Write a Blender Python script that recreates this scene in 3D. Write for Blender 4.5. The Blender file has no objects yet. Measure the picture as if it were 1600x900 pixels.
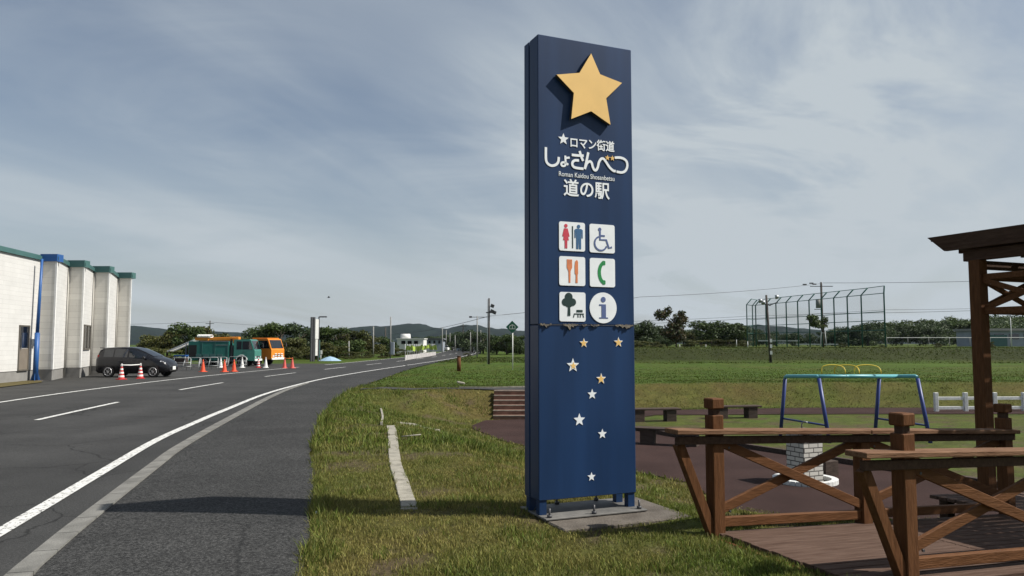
import bpy, bmesh, math, random
import numpy as np
from mathutils import Vector, Matrix, Euler

R = math.radians
random.seed(7)
rng = np.random.default_rng(11)
SC = bpy.context.scene
COL = SC.collection

# ------------------------------------------------------------------ camera
F_PX, CAM_H, HOR = 1200.0, 1.70, 537.0
PITCH = math.atan((HOR - 450.0) / F_PX)
cd = bpy.data.cameras.new('camera')
cd.sensor_width = 36.0
cd.lens = 36.0 * F_PX / 1600.0
cd.clip_start, cd.clip_end = 0.05, 20000
cam = bpy.data.objects.new('camera', cd)
cam.location = (0, 0, CAM_H)
cam.rotation_euler = (R(90) + PITCH, 0, 0)
COL.objects.link(cam)
SC.camera = cam

# ------------------------------------------------------------------ sky, sun, exposure
SUN_EL, SUN_AZ = 47.0, 95.0          # azimuth clockwise from +Y (the view direction)
sd = Vector((math.sin(R(SUN_AZ)) * math.cos(R(SUN_EL)), math.cos(R(SUN_AZ)) * math.cos(R(SUN_EL)), math.sin(R(SUN_EL))))
W = bpy.data.worlds.new('World')
SC.world = W
W.use_nodes = True
nt = W.node_tree
nt.nodes.clear()
def wn(t, **k):
    n = nt.nodes.new(t)
    for a, b in k.items():
        setattr(n, a, b)
    return n
def wl(a, b):
    nt.links.new(a, b)
out = wn('ShaderNodeOutputWorld')
bg = wn('ShaderNodeBackground')
bg.inputs['Strength'].default_value = 0.062
sky = wn('ShaderNodeTexSky', sky_type='NISHITA', sun_disc=False)
sky.sun_elevation = R(SUN_EL)
sky.sun_rotation = R(SUN_AZ)
sky.air_density, sky.dust_density, sky.ozone_density = 1.0, 1.6, 1.2
tc = wn('ShaderNodeTexCoord')
sep = wn('ShaderNodeSeparateXYZ')
wl(tc.outputs['Generated'], sep.inputs[0])
def wmath(op, a, b=None, clamp=False):
    m = wn('ShaderNodeMath', operation=op)
    m.use_clamp = clamp
    for i, v in enumerate((a, b)):
        if v is None:
            continue
        if isinstance(v, (int, float)):
            m.inputs[i].default_value = v
        else:
            wl(v, m.inputs[i])
    return m.outputs[0]
# project the view direction on a high cloud layer so the streaks foreshorten towards the horizon
den = wmath('ADD', wmath('MAXIMUM', sep.outputs[2], 0.0), 0.16)
px_ = wmath('DIVIDE', sep.outputs[0], den)
py_ = wmath('DIVIDE', sep.outputs[1], den)
comb = wn('ShaderNodeCombineXYZ')
wl(px_, comb.inputs[0]); wl(py_, comb.inputs[1])
def cirrus(rot, scale, nscale, detail, rough, dist, lo, hi, loc=(0, 0, 0)):
    m0 = wn('ShaderNodeMapping')
    m0.inputs['Rotation'].default_value = (0, 0, R(rot))
    wl(comb.outputs[0], m0.inputs[0])
    mp = wn('ShaderNodeMapping')
    mp.inputs['Scale'].default_value = scale
    mp.inputs['Location'].default_value = loc
    wl(m0.outputs[0], mp.inputs[0])
    nz = wn('ShaderNodeTexNoise')
    nz.inputs['Scale'].default_value = nscale
    nz.inputs['Detail'].default_value = detail
    nz.inputs['Roughness'].default_value = rough
    nz.inputs['Distortion'].default_value = dist
    wl(mp.outputs[0], nz.inputs[0])
    mr = wn('ShaderNodeMapRange')
    mr.interpolation_type = 'SMOOTHSTEP'
    mr.inputs[1].default_value, mr.inputs[2].default_value = lo, hi
    wl(nz.outputs[0], mr.inputs[0])
    return mr.outputs[0]
c1 = cirrus(-62, (0.45, 1.7, 1), 0.75, 6, 0.5, 0.5, 0.34, 0.66, (3.1, 1.7, 0))
c2 = cirrus(-35, (0.55, 1.3, 1), 1.3, 8, 0.6, 0.9, 0.44, 0.78, (0.4, 5.2, 0))
# more cloud on the right-hand half of the sky
side = wn('ShaderNodeMapRange')
side.interpolation_type = 'SMOOTHSTEP'
side.inputs[1].default_value, side.inputs[2].default_value = -0.25, 0.30
wl(sep.outputs[0], side.inputs[0])
veil = wmath('ADD', wmath('MULTIPLY', c1, 0.34), wmath('MULTIPLY', wmath('MULTIPLY', c2, 0.42), wmath('ADD', wmath('MULTIPLY', side.outputs[0], 0.8), 0.2)))
veil = wmath('ADD', veil, wmath('MULTIPLY', side.outputs[0], 0.12))
def bank(az, el, r_in, r_out):
    # a broad soft cloud bank around one compass direction of the sky
    d = (math.sin(R(az)) * math.cos(R(el)), math.cos(R(az)) * math.cos(R(el)), math.sin(R(el)))
    vm = wn('ShaderNodeVectorMath', operation='DOT_PRODUCT')
    wl(tc.outputs['Generated'], vm.inputs[0]); vm.inputs[1].default_value = d
    mr = wn('ShaderNodeMapRange'); mr.interpolation_type = 'SMOOTHSTEP'
    mr.inputs[1].default_value, mr.inputs[2].default_value = math.cos(R(r_out)), math.cos(R(r_in))
    wl(vm.outputs['Value'], mr.inputs[0])
    return mr.outputs[0]
c3 = cirrus(-30, (0.8, 1.1, 1), 1.1, 9, 0.60, 0.9, 0.36, 0.66, (2.9, 6.1, 0))
tex = wmath('ADD', wmath('MULTIPLY', c3, 0.95), 0.10)
for az, el, ri, ro, k in ((15.5, 17, 0.5, 17, 0.62), (-1.0, 14, 0.2, 11, 0.34), (24, 21, 1, 14, 0.34), (33, 12, 1, 16, 0.22), (-19, 13, 1, 13, 0.16), (-30, 20, 2, 22, 0.16), (8, 6, 1, 14, 0.18)):
    veil = wmath('ADD', veil, wmath('MULTIPLY', wmath('MULTIPLY', bank(az, el, ri, ro), tex), k))
veil = wmath('SUBTRACT', veil, wmath('MULTIPLY', bank(-9.5, 19, 0.5, 13), 0.10))
low = wn('ShaderNodeMapRange')
low.interpolation_type = 'SMOOTHSTEP'
low.inputs[1].default_value, low.inputs[2].default_value = 0.30, -0.02
wl(sep.outputs[2], low.inputs[0])
veil = wmath('ADD', veil, wmath('MULTIPLY', low.outputs[0], 0.42))
veil = wmath('ADD', veil, 0.18, True)
mixc = wn('ShaderNodeMix', data_type='RGBA')
wl(veil, mixc.inputs['Factor'])
wl(sky.outputs[0], mixc.inputs['A'])
mixc.inputs['B'].default_value = (5.9, 6.55, 7.05, 1)
wl(mixc.outputs['Result'], bg.inputs['Color'])
wl(bg.outputs[0], out.inputs['Surface'])

sl = bpy.data.lights.new('sun', 'SUN')
sl.energy = 4.9
sl.angle = R(0.5)
sl.color = (1.0, 0.95, 0.87)
so = bpy.data.objects.new('sun', sl)
so.rotation_euler = (-sd).to_track_quat('-Z', 'Y').to_euler()
so.location = (30, 0, 40)
COL.objects.link(so)

SC.view_settings.view_transform = 'Standard'
SC.view_settings.look = 'None'
SC.view_settings.exposure = 0.5
SC.view_settings.gamma = 1.0
SC.view_settings.use_curve_mapping = False
try:
    SC.cycles.use_denoising = True
    SC.cycles.max_bounces = 6
    SC.cycles.transparent_max_bounces = 6
except Exception:
    pass

# ------------------------------------------------------------------ pixel helper (where a sight line meets a distance)
def at(px, py, d):
    u, v = (px - 800) / F_PX, -(py - 450) / F_PX
    ry, rz = math.cos(PITCH) - math.sin(PITCH) * v, math.sin(PITCH) + math.cos(PITCH) * v
    t = d / ry
    return Vector((u * t, d, CAM_H + rz * t))
def gnd(px, py, z=0.0):
    u, v = (px - 800) / F_PX, -(py - 450) / F_PX
    ry, rz = math.cos(PITCH) - math.sin(PITCH) * v, math.sin(PITCH) + math.cos(PITCH) * v
    t = (z - CAM_H) / rz
    return Vector((u * t, ry * t, z))

# ------------------------------------------------------------------ materials
MATS = {}
def mat(name, col, rough=0.6, var=0.12, scale=6.0, bump=0.0, bscale=40.0, metal=0.0, spec=0.4, col2=None, stretch=None,
        attr=None, trans=0.0, speck=0.0, coat=0.0):
    if name in MATS:
        return MATS[name]
    m = bpy.data.materials.new(name)
    m.use_nodes = True
    t = m.node_tree
    b = t.nodes['Principled BSDF']
    b.inputs['Roughness'].default_value = rough
    b.inputs['Metallic'].default_value = metal
    b.inputs['Specular IOR Level'].default_value = spec
    if coat:
        b.inputs['Coat Weight'].default_value = coat
    L = t.links.new
    tcn = t.nodes.new('ShaderNodeTexCoord')
    vec = tcn.outputs['Object']
    if stretch:
        mp = t.nodes.new('ShaderNodeMapping')
        mp.inputs['Scale'].default_value = stretch
        L(vec, mp.inputs[0]); vec = mp.outputs[0]
    nz = t.nodes.new('ShaderNodeTexNoise')
    nz.inputs['Scale'].default_value = scale
    nz.inputs['Detail'].default_value = 5
    L(vec, nz.inputs[0])
    cr = t.nodes.new('ShaderNodeMix'); cr.data_type = 'RGBA'
    mr = t.nodes.new('ShaderNodeMapRange')
    mr.inputs[1].default_value, mr.inputs[2].default_value = 0.3, 0.7
    L(nz.outputs[0], mr.inputs[0]); L(mr.outputs[0], cr.inputs['Factor'])
    c2 = col2 or tuple(min(1, c * (1 + var)) for c in col)
    c1 = col if col2 else tuple(c * (1 - var) for c in col)
    cr.inputs['A'].default_value = (*c1, 1); cr.inputs['B'].default_value = (*c2, 1)
    res = cr.outputs['Result']
    if attr:
        at_ = t.nodes.new('ShaderNodeAttribute'); at_.attribute_name = attr
        mm = t.nodes.new('ShaderNodeMix'); mm.data_type = 'RGBA'; mm.blend_type = 'MULTIPLY'
        mm.inputs['Factor'].default_value = 1
        L(at_.outputs['Color'], mm.inputs['A']); L(res, mm.inputs['B'])
        res = mm.outputs['Result']
    if speck:
        n2 = t.nodes.new('ShaderNodeTexNoise'); n2.inputs['Scale'].default_value = 160; n2.inputs['Detail'].default_value = 2
        L(tcn.outputs['Object'], n2.inputs[0])
        m2 = t.nodes.new('ShaderNodeMapRange'); m2.inputs[1].default_value, m2.inputs[2].default_value = 0.35, 0.75
        m2.inputs[3].default_value, m2.inputs[4].default_value = 1 - speck, 1 + 2.2 * speck
        L(n2.outputs[0], m2.inputs[0])
        mm = t.nodes.new('ShaderNodeVectorMath'); mm.operation = 'SCALE'
        L(res, mm.inputs[0]); L(m2.outputs[0], mm.inputs['Scale'])
        res = mm.outputs[0]
    L(res, b.inputs['Base Color'])
    if bump:
        nb = t.nodes.new('ShaderNodeTexNoise'); nb.inputs['Scale'].default_value = bscale; nb.inputs['Detail'].default_value = 4
        L(vec, nb.inputs[0])
        bp = t.nodes.new('ShaderNodeBump'); bp.inputs['Strength'].default_value = bump; bp.inputs['Distance'].default_value = 0.02
        L(nb.outputs[0], bp.inputs['Height']); L(bp.outputs[0], b.inputs['Normal'])
    if trans:
        tr = t.nodes.new('ShaderNodeBsdfTranslucent')
        L(res, tr.inputs['Color'])
        ms = t.nodes.new('ShaderNodeMixShader'); ms.inputs[0].default_value = trans
        L(b.outputs[0], ms.inputs[1]); L(tr.outputs[0], ms.inputs[2])
        L(ms.outputs[0], t.nodes['Material Output'].inputs['Surface'])
    MATS[name] = m
    return m

def brick_mat(name, col, mortar, bw, bh, ms=0.012, axes=('X', 'Z'), rough=0.7, bump=0.25, var=0.08):
    m = bpy.data.materials.new(name); m.use_nodes = True
    t = m.node_tree; b = t.nodes['Principled BSDF']; b.inputs['Roughness'].default_value = rough
    L = t.links.new
    g = t.nodes.new('ShaderNodeNewGeometry')
    tcn = t.nodes.new('ShaderNodeTexCoord')
    sp = t.nodes.new('ShaderNodeSeparateXYZ'); L(tcn.outputs['Object'], sp.inputs[0])
    cb = t.nodes.new('ShaderNodeCombineXYZ')
    if axes[0] == 'XY':
        ad = t.nodes.new('ShaderNodeMath'); L(sp.outputs[0], ad.inputs[0]); L(sp.outputs[1], ad.inputs[1]); L(ad.outputs[0], cb.inputs[0])
    else:
        L(sp.outputs[axes[0]], cb.inputs[0])
    L(sp.outputs[axes[1]], cb.inputs[1])
    br = t.nodes.new('ShaderNodeTexBrick')
    br.inputs['Scale'].default_value = 1
    br.inputs['Brick Width'].default_value = bw; br.inputs['Row Height'].default_value = bh
    br.inputs['Mortar Size'].default_value = ms
    br.inputs['Color1'].default_value = (*[c * (1 - var) for c in col], 1)
    br.inputs['Color2'].default_value = (*[min(1, c * (1 + var)) for c in col], 1)
    br.inputs['Mortar'].default_value = (*mortar, 1)
    L(cb.outputs[0], br.inputs[0])
    nz = t.nodes.new('ShaderNodeTexNoise'); nz.inputs['Scale'].default_value = 1.7; nz.inputs['Detail'].default_value = 6
    L(tcn.outputs['Object'], nz.inputs[0])
    mr = t.nodes.new('ShaderNodeMapRange'); mr.inputs[3].default_value, mr.inputs[4].default_value = 0.86, 1.08
    L(nz.outputs[0], mr.inputs[0])
    sc = t.nodes.new('ShaderNodeVectorMath'); sc.operation = 'SCALE'
    L(br.outputs[0], sc.inputs[0]); L(mr.outputs[0], sc.inputs['Scale'])
    L(sc.outputs[0], b.inputs['Base Color'])
    bp = t.nodes.new('ShaderNodeBump'); bp.inputs['Strength'].default_value = bump; bp.inputs['Distance'].default_value = 0.02; bp.invert = True
    L(br.outputs['Fac'], bp.inputs['Height']); L(bp.outputs[0], b.inputs['Normal'])
    MATS[name] = m
    return m

def asphalt_mat(name, col, stone, lane, crack, patch):
    m = bpy.data.materials.new(name); m.use_nodes = True
    t = m.node_tree; b = t.nodes['Principled BSDF']; L = t.links.new
    b.inputs['Roughness'].default_value = 0.86; b.inputs['Specular IOR Level'].default_value = 0.25
    tcn = t.nodes.new('ShaderNodeTexCoord')
    def noise(scale, det, lo, hi, a, c, st=None, ro=.5, dist=0):
        v = tcn.outputs['Object']
        if st:
            mp = t.nodes.new('ShaderNodeMapping'); mp.inputs['Scale'].default_value = st; mp.inputs['Rotation'].default_value = (0, 0, R(-7)); L(v, mp.inputs[0]); v = mp.outputs[0]
        n = t.nodes.new('ShaderNodeTexNoise'); n.inputs['Scale'].default_value = scale; n.inputs['Detail'].default_value = det; n.inputs['Roughness'].default_value = ro; n.inputs['Distortion'].default_value = dist
        L(v, n.inputs[0]); r_ = t.nodes.new('ShaderNodeMapRange')
        for i, q in enumerate((lo, hi, a, c)): r_.inputs[i + 1].default_value = q
        L(n.outputs[0], r_.inputs[0]); return r_.outputs[0], n.outputs[0]
    def mul(a, c):
        q = t.nodes.new('ShaderNodeMath'); q.operation = 'MULTIPLY'; L(a, q.inputs[0]); L(c, q.inputs[1]); return q.outputs[0]
    s1, h1 = noise(38, 3, .36, .74, 1 - stone * .55, 1 + stone, ro=.75)
    s2, h2 = noise(130, 2, .45, .75, 1 - stone * .3, 1 + stone * 1.1, ro=.7)
    s3, _ = noise(.30, 4, .3, .7, 1 - lane, 1 + lane, (1.6, .10, 1))
    s4, _ = noise(.55, 6, .35, .65, 1 - patch, 1 + patch, ro=.62)
    vo = t.nodes.new('ShaderNodeTexVoronoi'); vo.feature = 'DISTANCE_TO_EDGE'; vo.inputs['Scale'].default_value = .42
    mp = t.nodes.new('ShaderNodeMapping'); L(tcn.outputs['Object'], mp.inputs[0])
    nw = t.nodes.new('ShaderNodeTexNoise'); nw.inputs['Scale'].default_value = 2.2; nw.inputs['Detail'].default_value = 5; L(tcn.outputs['Object'], nw.inputs[0])
    mx = t.nodes.new('ShaderNodeMix'); mx.data_type = 'RGBA'; mx.inputs['Factor'].default_value = .22; L(mp.outputs[0], mx.inputs['A']); L(nw.outputs['Color'], mx.inputs['B'])
    L(mx.outputs['Result'], vo.inputs['Vector'])
    cr = t.nodes.new('ShaderNodeMapRange'); cr.inputs[1].default_value, cr.inputs[2].default_value, cr.inputs[3].default_value = .0015, .006, 1 - crack
    L(vo.outputs['Distance'], cr.inputs[0])
    f = mul(mul(mul(s1, s2), mul(s3, s4)), cr.outputs[0])
    sc = t.nodes.new('ShaderNodeVectorMath'); sc.operation = 'SCALE'; sc.inputs[0].default_value = col; L(f, sc.inputs['Scale'])
    L(sc.outputs[0], b.inputs['Base Color'])
    bp = t.nodes.new('ShaderNodeBump'); bp.inputs['Strength'].default_value = .7; bp.inputs['Distance'].default_value = .012
    L(h1, bp.inputs['Height']); L(bp.outputs[0], b.inputs['Normal'])
    MATS[name] = m
    return m
M = dict(
    asphalt=asphalt_mat('asphalt', (0.033, 0.033, 0.0325), .55, .20, .6, .20),
    asphalt_path=asphalt_mat('asphalt_path', (0.0275, 0.0275, 0.027), 1.6, .08, .4, .24),
    lot=asphalt_mat('lot_asphalt', (0.036, 0.0355, 0.034), .35, .08, .5, .18),
    paint=mat('road_paint', (0.62, 0.62, 0.60), 0.7, 0.1, 9, 0.3, 60, col2=(0.50, 0.50, 0.485)),
    kerb=mat('kerb_concrete', (0.15, 0.147, 0.135), 0.9, 0.3, 3.5, 0.4, 60, speck=0.12),
    concrete=mat('concrete', (0.058, 0.048, 0.038), 0.9, 0.25, 4, 0.6, 40, speck=0.15, col2=(0.115, 0.100, 0.084)),
    pale_conc=mat('pale_concrete', (0.255, 0.24, 0.20), 0.9, 0.25, 8, 0.4, 60),
    plaza=mat('plaza_asphalt', (0.037, 0.0225, 0.0205), 0.95, 0.2, 0.8, 0.5, 120, speck=0.25, spec=0.08),
    navy=mat('navy_paint', (0.010, 0.031, 0.086), 0.42, 0.22, 1.6, 0.0, spec=0.25, stretch=(2.2, 2.2, .22)),
    navy_side=mat('navy_side_paint', (0.008, 0.014, 0.032), 0.5, 0.1, 2.0, spec=0.3),
    gold=mat('gold_paint', (0.72, 0.46, 0.15), 0.55, 0.06, 4),
    gold_edge=mat('gold_edge', (0.06, 0.05, 0.04), 0.6, 0.1, 4),
    white_vinyl=mat('white_vinyl', (0.74, 0.77, 0.79), 0.5, 0.05, 8),
    steel=mat('galvanised_steel', (0.30, 0.31, 0.32), 0.45, 0.2, 9, metal=0.7),
    plate_steel=mat('weathered_plate', (0.10, 0.098, 0.094), 0.7, 0.3, 7, metal=0.3, col2=(0.17, 0.165, 0.155)),
    dark_steel=mat('dark_steel', (0.07, 0.07, 0.075), 0.5, 0.2, 9, metal=0.4),
    wood=mat('brown_wood', (0.080, 0.033, 0.012), 0.72, 0.3, 5, 0.35, 14, spec=0.12, stretch=(1, 8, 8), col2=(0.135, 0.060, 0.025)),
    wood_v=mat('brown_wood_upright', (0.075, 0.031, 0.012), 0.72, 0.3, 5, 0.35, 14, spec=0.12, stretch=(8, 8, 1), col2=(0.120, 0.053, 0.022)),
    wood_dark=mat('dark_brown_wood', (0.046, 0.026, 0.017), 0.8, 0.3, 5, 0.35, 14, spec=0.12, stretch=(8, 1, 8), col2=(0.075, 0.045, 0.031)),
    rail_top=mat('worn_rail_wood', (0.10, 0.049, 0.025), 0.75, 0.3, 4, 0.35, 14, spec=0.12, stretch=(1, 8, 8), col2=(0.19, 0.108, 0.063)),
    deck=mat('deck_wood', (0.060, 0.034, 0.024), 0.8, 0.3, 3.5, 0.4, 14, spec=0.12, stretch=(0.7, 9, 9), col2=(0.108, 0.070, 0.053)),
    step=mat('step_wood', (0.18, 0.100, 0.072), 0.85, 0.3, 5, 0.3, 20),
    old_wood=mat('old_wood', (0.060, 0.045, 0.038), 0.85, 0.3, 5, 0.4, 20, spec=0.12, stretch=(1, 6, 6)),
    siding=brick_mat('white_siding', (0.55, 0.547, 0.53), (0.44, 0.435, 0.42), 1.1, 0.20, 0.006, ('Y', 'Z'), var=0.03),
    siding_fin=brick_mat('cream_siding', (0.62, 0.60, 0.55), (0.46, 0.44, 0.40), 2.7, 0.30, 0.008, ('X', 'Z')),
    siding_pipe=mat('cream_pipe', (0.34, 0.33, 0.30), 0.6, 0.1, 3),
    plinth=mat('plinth_render', (0.20, 0.195, 0.185), 0.85, 0.12, 2, 0.2, 30),
    teal=mat('teal_fascia', (0.048, 0.118, 0.113), 0.5, 0.08, 2),
    blue=mat('blue_paint', (0.020, 0.085, 0.26), 0.45, 0.08, 3),
    glass=mat('dark_glass', (0.006, 0.008, 0.012), 0.04, 0.1, 2, spec=0.9),
    frame=mat('window_frame', (0.10, 0.09, 0.075), 0.5, 0.1, 5),
    door=mat('brown_door', (0.17, 0.145, 0.115), 0.5, 0.1, 3),
    car_paint=mat('black_car_paint', (0.005, 0.005, 0.007), 0.25, 0.1, 3, spec=0.35, coat=0.2),
    tyre=mat('tyre_rubber', (0.014, 0.014, 0.014), 0.85, 0.1, 20),
    rim=mat('alloy_rim', (0.42, 0.42, 0.43), 0.35, 0.08, 10, metal=0.7),
    lamp=mat('headlight_lens', (0.55, 0.57, 0.60), 0.12, 0.1, 10, spec=0.7),
    red_lamp=mat('tail_light_lens', (0.25, 0.015, 0.012), 0.2, 0.1, 10),
    plate=mat('number_plate', (0.70, 0.71, 0.68), 0.5, 0.05, 10),
    green_truck=mat('green_truck_paint', (0.022, 0.135, 0.112), 0.42, 0.14, 1.5),
    green_cab=mat('green_cab_paint', (0.045, 0.19, 0.155), 0.4, 0.12, 2),
    orange=mat('orange_paint', (0.62, 0.20, 0.018), 0.45, 0.14, 2),
    cone=mat('cone_orange', (0.66, 0.085, 0.035), 0.6, 0.1, 6),
    cone_pink=mat('faded_cone_red', (0.55, 0.10, 0.085), 0.65, 0.12, 6),
    white=mat('white_paint', (0.68, 0.68, 0.66), 0.55, 0.08, 5),
    white_faded=mat('weathered_white_paint', (0.60, 0.61, 0.60), 0.7, 0.14, 9, 0.2, 30),
    bar_grey=mat('barricade_pipe', (0.36, 0.38, 0.38), 0.4, 0.1, 6, metal=0.3),
    old_white=mat('old_white_board', (0.40, 0.385, 0.38), 0.8, 0.25, 3),
    red=mat('red_paint', (0.42, 0.03, 0.03), 0.55, 0.1, 6),
    swing_teal=mat('teal_pipe', (0.10, 0.33, 0.37), 0.4, 0.08, 4),
    swing_blue=mat('dark_blue_pipe', (0.022, 0.040, 0.17), 0.45, 0.12, 4),
    yellow=mat('yellow_pipe', (0.62, 0.46, 0.055), 0.45, 0.1, 6),
    white_brick=brick_mat('white_brick', (0.48, 0.465, 0.43), (0.07, 0.065, 0.06), 0.22, 0.085, 0.010, ('XY', 'Z'), bump=0.5),
    net_green=mat('green_post', (0.022, 0.10, 0.085), 0.5, 0.12, 3),
    pole_dark=mat('weathered_pole', (0.055, 0.048, 0.042), 0.85, 0.2, 4),
    pole_grey=mat('concrete_pole', (0.22, 0.22, 0.21), 0.85, 0.12, 4),
    trunk=mat('bark', (0.075, 0.058, 0.045), 0.9, 0.3, 6, 0.5, 20),
    leaf=mat('foliage', (0.85, 0.85, 0.85), 0.6, 0.25, 0.9, attr='tint', trans=0.22, spec=0.25),
    grass=mat('grass_blade', (0.9, 0.9, 0.9), 0.6, 0.12, 1.5, attr='tint', trans=0.28, spec=0.2),
    sign_green=mat('sign_green', (0.012, 0.10, 0.06), 0.5, 0.05, 4),
    pink_red=mat('pictogram_red', (0.52, 0.045, 0.075), 0.5, 0.05, 4),
    pict_blue=mat('pictogram_blue', (0.035, 0.11, 0.23), 0.5, 0.05, 4),
    pict_violet=mat('pictogram_violet', (0.080, 0.115, 0.25), 0.5, 0.05, 4),
    pict_orange=mat('pictogram_orange', (0.62, 0.20, 0.08), 0.5, 0.05, 4),
    pict_green=mat('pictogram_green', (0.015, 0.22, 0.06), 0.5, 0.05, 4),
    pict_dark=mat('pictogram_dark', (0.010, 0.032, 0.030), 0.5, 0.05, 4),
    peel=mat('peeled_vinyl', (0.15, 0.125, 0.085), 0.8, 0.4, 22, 0.5, 60, col2=(0.020, 0.020, 0.024)),
    slate=mat('grey_wall', (0.24, 0.27, 0.31), 0.7, 0.1, 1),
    roof_dark=mat('dark_roof', (0.06, 0.065, 0.07), 0.7, 0.1, 1),
    house=mat('pale_house', (0.60, 0.60, 0.58), 0.7, 0.06, 1),
    tarp=mat('pale_blue_tarp', (0.26, 0.38, 0.50), 0.6, 0.06, 3),
    lime=mat('lime_cloth', (0.26, 0.36, 0.05), 0.7, 0.2, 4),
    wire=mat('black_cable', (0.03, 0.03, 0.032), 0.6, 0.1, 1),
)

# ------------------------------------------------------------------ object helpers
def tag(o, label=None, cat=None, group=None, kind=None):
    if label: o['label'] = label
    if cat: o['category'] = cat
    if group: o['group'] = group
    if kind: o['kind'] = kind
    return o
def thing(name, label, cat, loc=(0, 0, 0), rotz=0.0, group=None):
    o = bpy.data.objects.new(name, None)
    o.empty_display_size = 0.2
    COL.objects.link(o)
    o.location = loc
    o.rotation_euler = (0, 0, rotz)
    return tag(o, label, cat, group)
def link_mesh(name, me, m, parent=None, smooth=False):
    o = bpy.data.objects.new(name, me)
    COL.objects.link(o)
    if m is not None:
        for x in (m if isinstance(m, (list, tuple)) else [m]):
            me.materials.append(x)
    if parent is not None: o.parent = parent
    if smooth:
        for p in me.polygons: p.use_smooth = True
    return o
def copy_tree(o, parent=None):
    c = o.copy(); COL.objects.link(c)
    if parent is not None: c.parent = parent
    for ch in list(o.children): copy_tree(ch, c)
    return c

class MB:
    def __init__(self): self.bm = bmesh.new()
    def box(self, c, s, rot=None, bev=0.0, mi=0, taper=None):
        r = bmesh.ops.create_cube(self.bm, size=1)
        vs = r['verts']
        for v in vs:
            v.co = Vector((v.co.x * s[0], v.co.y * s[1], v.co.z * s[2]))
            if taper and v.co.z > 0:
                v.co.x *= taper; v.co.y *= taper
        fs = set(f for v in vs for f in v.link_faces)
        for f in fs: f.material_index = mi
        mtx = Matrix.Translation(Vector(c)) @ ((rot if isinstance(rot, Matrix) else Euler(rot).to_matrix().to_4x4()) if rot is not None else Matrix.Identity(4))
        if bev:
            es = list(set(e for v in vs for e in v.link_edges))
            r2 = bmesh.ops.bevel(self.bm, geom=es, offset=bev, segments=1, affect='EDGES')
            vs = list(set(v for f in r2['faces'] for v in f.verts) | set(v for v in vs if v.is_valid))
        bmesh.ops.transform(self.bm, matrix=mtx, verts=[v for v in vs if v.is_valid])
        return self
    def beam(self, a, b, w, h, bev=0.0, up=(0, 0, 1), mi=0):
        a, b = Vector(a), Vector(b)
        d = b - a; x = d.normalized()
        u = Vector(up)
        if abs(u.dot(x)) > 0.99: u = Vector((0, 1, 0))
        y = u.cross(x).normalized(); z = x.cross(y)
        m = Matrix((x, y, z)).transposed().to_4x4()
        return self.box((a + b) / 2, (d.length, w, h), m, bev, mi)
    def cyl(self, a, b, r0, r1=None, seg=12, mi=0, cap=True):
        r1 = r0 if r1 is None else r1
        a, b = Vector(a), Vector(b)
        x = (b - a).normalized()
        u = Vector((0, 0, 1)) if abs(x.z) < 0.95 else Vector((1, 0, 0))
        y = u.cross(x).normalized(); z = x.cross(y)
        R0, R1 = [], []
        for i in range(seg):
            t = 2 * math.pi * i / seg
            q = y * math.cos(t) + z * math.sin(t)
            R0.append(self.bm.verts.new(a + q * r0)); R1.append(self.bm.verts.new(b + q * max(r1, 1e-4)))
        for i in range(seg):
            f = self.bm.faces.new((R0[i], R0[(i + 1) % seg], R1[(i + 1) % seg], R1[i])); f.material_index = mi; f.smooth = True
        if cap:
            for f in (self.bm.faces.new(R0[::-1]), self.bm.faces.new(R1)): f.material_index = mi
        return self
    def tube(self, pts, r, seg=8, mi=0, radii=None):
        pts = [Vector(p) for p in pts]
        rings = []
        prev = None
        for i, p in enumerate(pts):
            d = (pts[min(i + 1, len(pts) - 1)] - pts[max(i - 1, 0)]).normalized()
            if prev is None:
                u = Vector((0, 0, 1)) if abs(d.z) < 0.9 else Vector((1, 0, 0))
                y = u.cross(d).normalized()
            else:
                y = (prev - d * prev.dot(d)).normalized()
            prev = y; z = d.cross(y)
            rr = radii[i] if radii else r
            rings.append([self.bm.verts.new(p + (y * math.cos(2 * math.pi * k / seg) + z * math.sin(2 * math.pi * k / seg)) * rr) for k in range(seg)])
        for A, B in zip(rings, rings[1:]):
            for k in range(seg):
                f = self.bm.faces.new((A[k], A[(k + 1) % seg], B[(k + 1) % seg], B[k])); f.smooth = True; f.material_index = mi
        self.bm.faces.new(rings[0][::-1]).material_index = mi
        self.bm.faces.new(rings[-1]).material_index = mi
        return self
    def prism(self, poly, y0, y1, fn=None, mi=0):
        """polygon in (x, z) extruded from y0 to y1; fn maps (x, y, z) to a point"""
        fn = fn or (lambda x, y, z: (x, y, z))
        A = [self.bm.verts.new(fn(x, y0, z)) for x, z in poly]
        B = [self.bm.verts.new(fn(x, y1, z)) for x, z in poly]
        n = len(poly)
        fs = [self.bm.faces.new(A), self.bm.faces.new(B[::-1])]
        for i in range(n):
            fs.append(self.bm.faces.new((A[i], B[i], B[(i + 1) % n], A[(i + 1) % n])))
        for f in fs: f.material_index = mi
        return self
    def ribbon(self, pts, w, y0, y1, mi=0, closed=False):
        """a flat stroke in the (x, z) plane with round ends, extruded y0..y1"""
        n = len(pts)
        P = [Vector((p[0], p[1])) for p in pts]
        Lf, Rt = [], []
        for i in range(n):
            a = P[i - 1] if (i or closed) else P[0]
            b = P[(i + 1) % n] if (i < n - 1 or closed) else P[-1]
            d = (b - a).normalized(); q = Vector((-d.y, d.x)) * w / 2
            Lf.append(P[i] + q); Rt.append(P[i] - q)
        if closed:
            for i in range(n):
                j = (i + 1) % n
                self.prism([Lf[i], Lf[j], Rt[j], Rt[i]], y0, y1, mi=mi)
            return self
        for i in range(n - 1):
            self.prism([Lf[i], Lf[i + 1], Rt[i + 1], Rt[i]], y0, y1, mi=mi)
        return self
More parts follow.
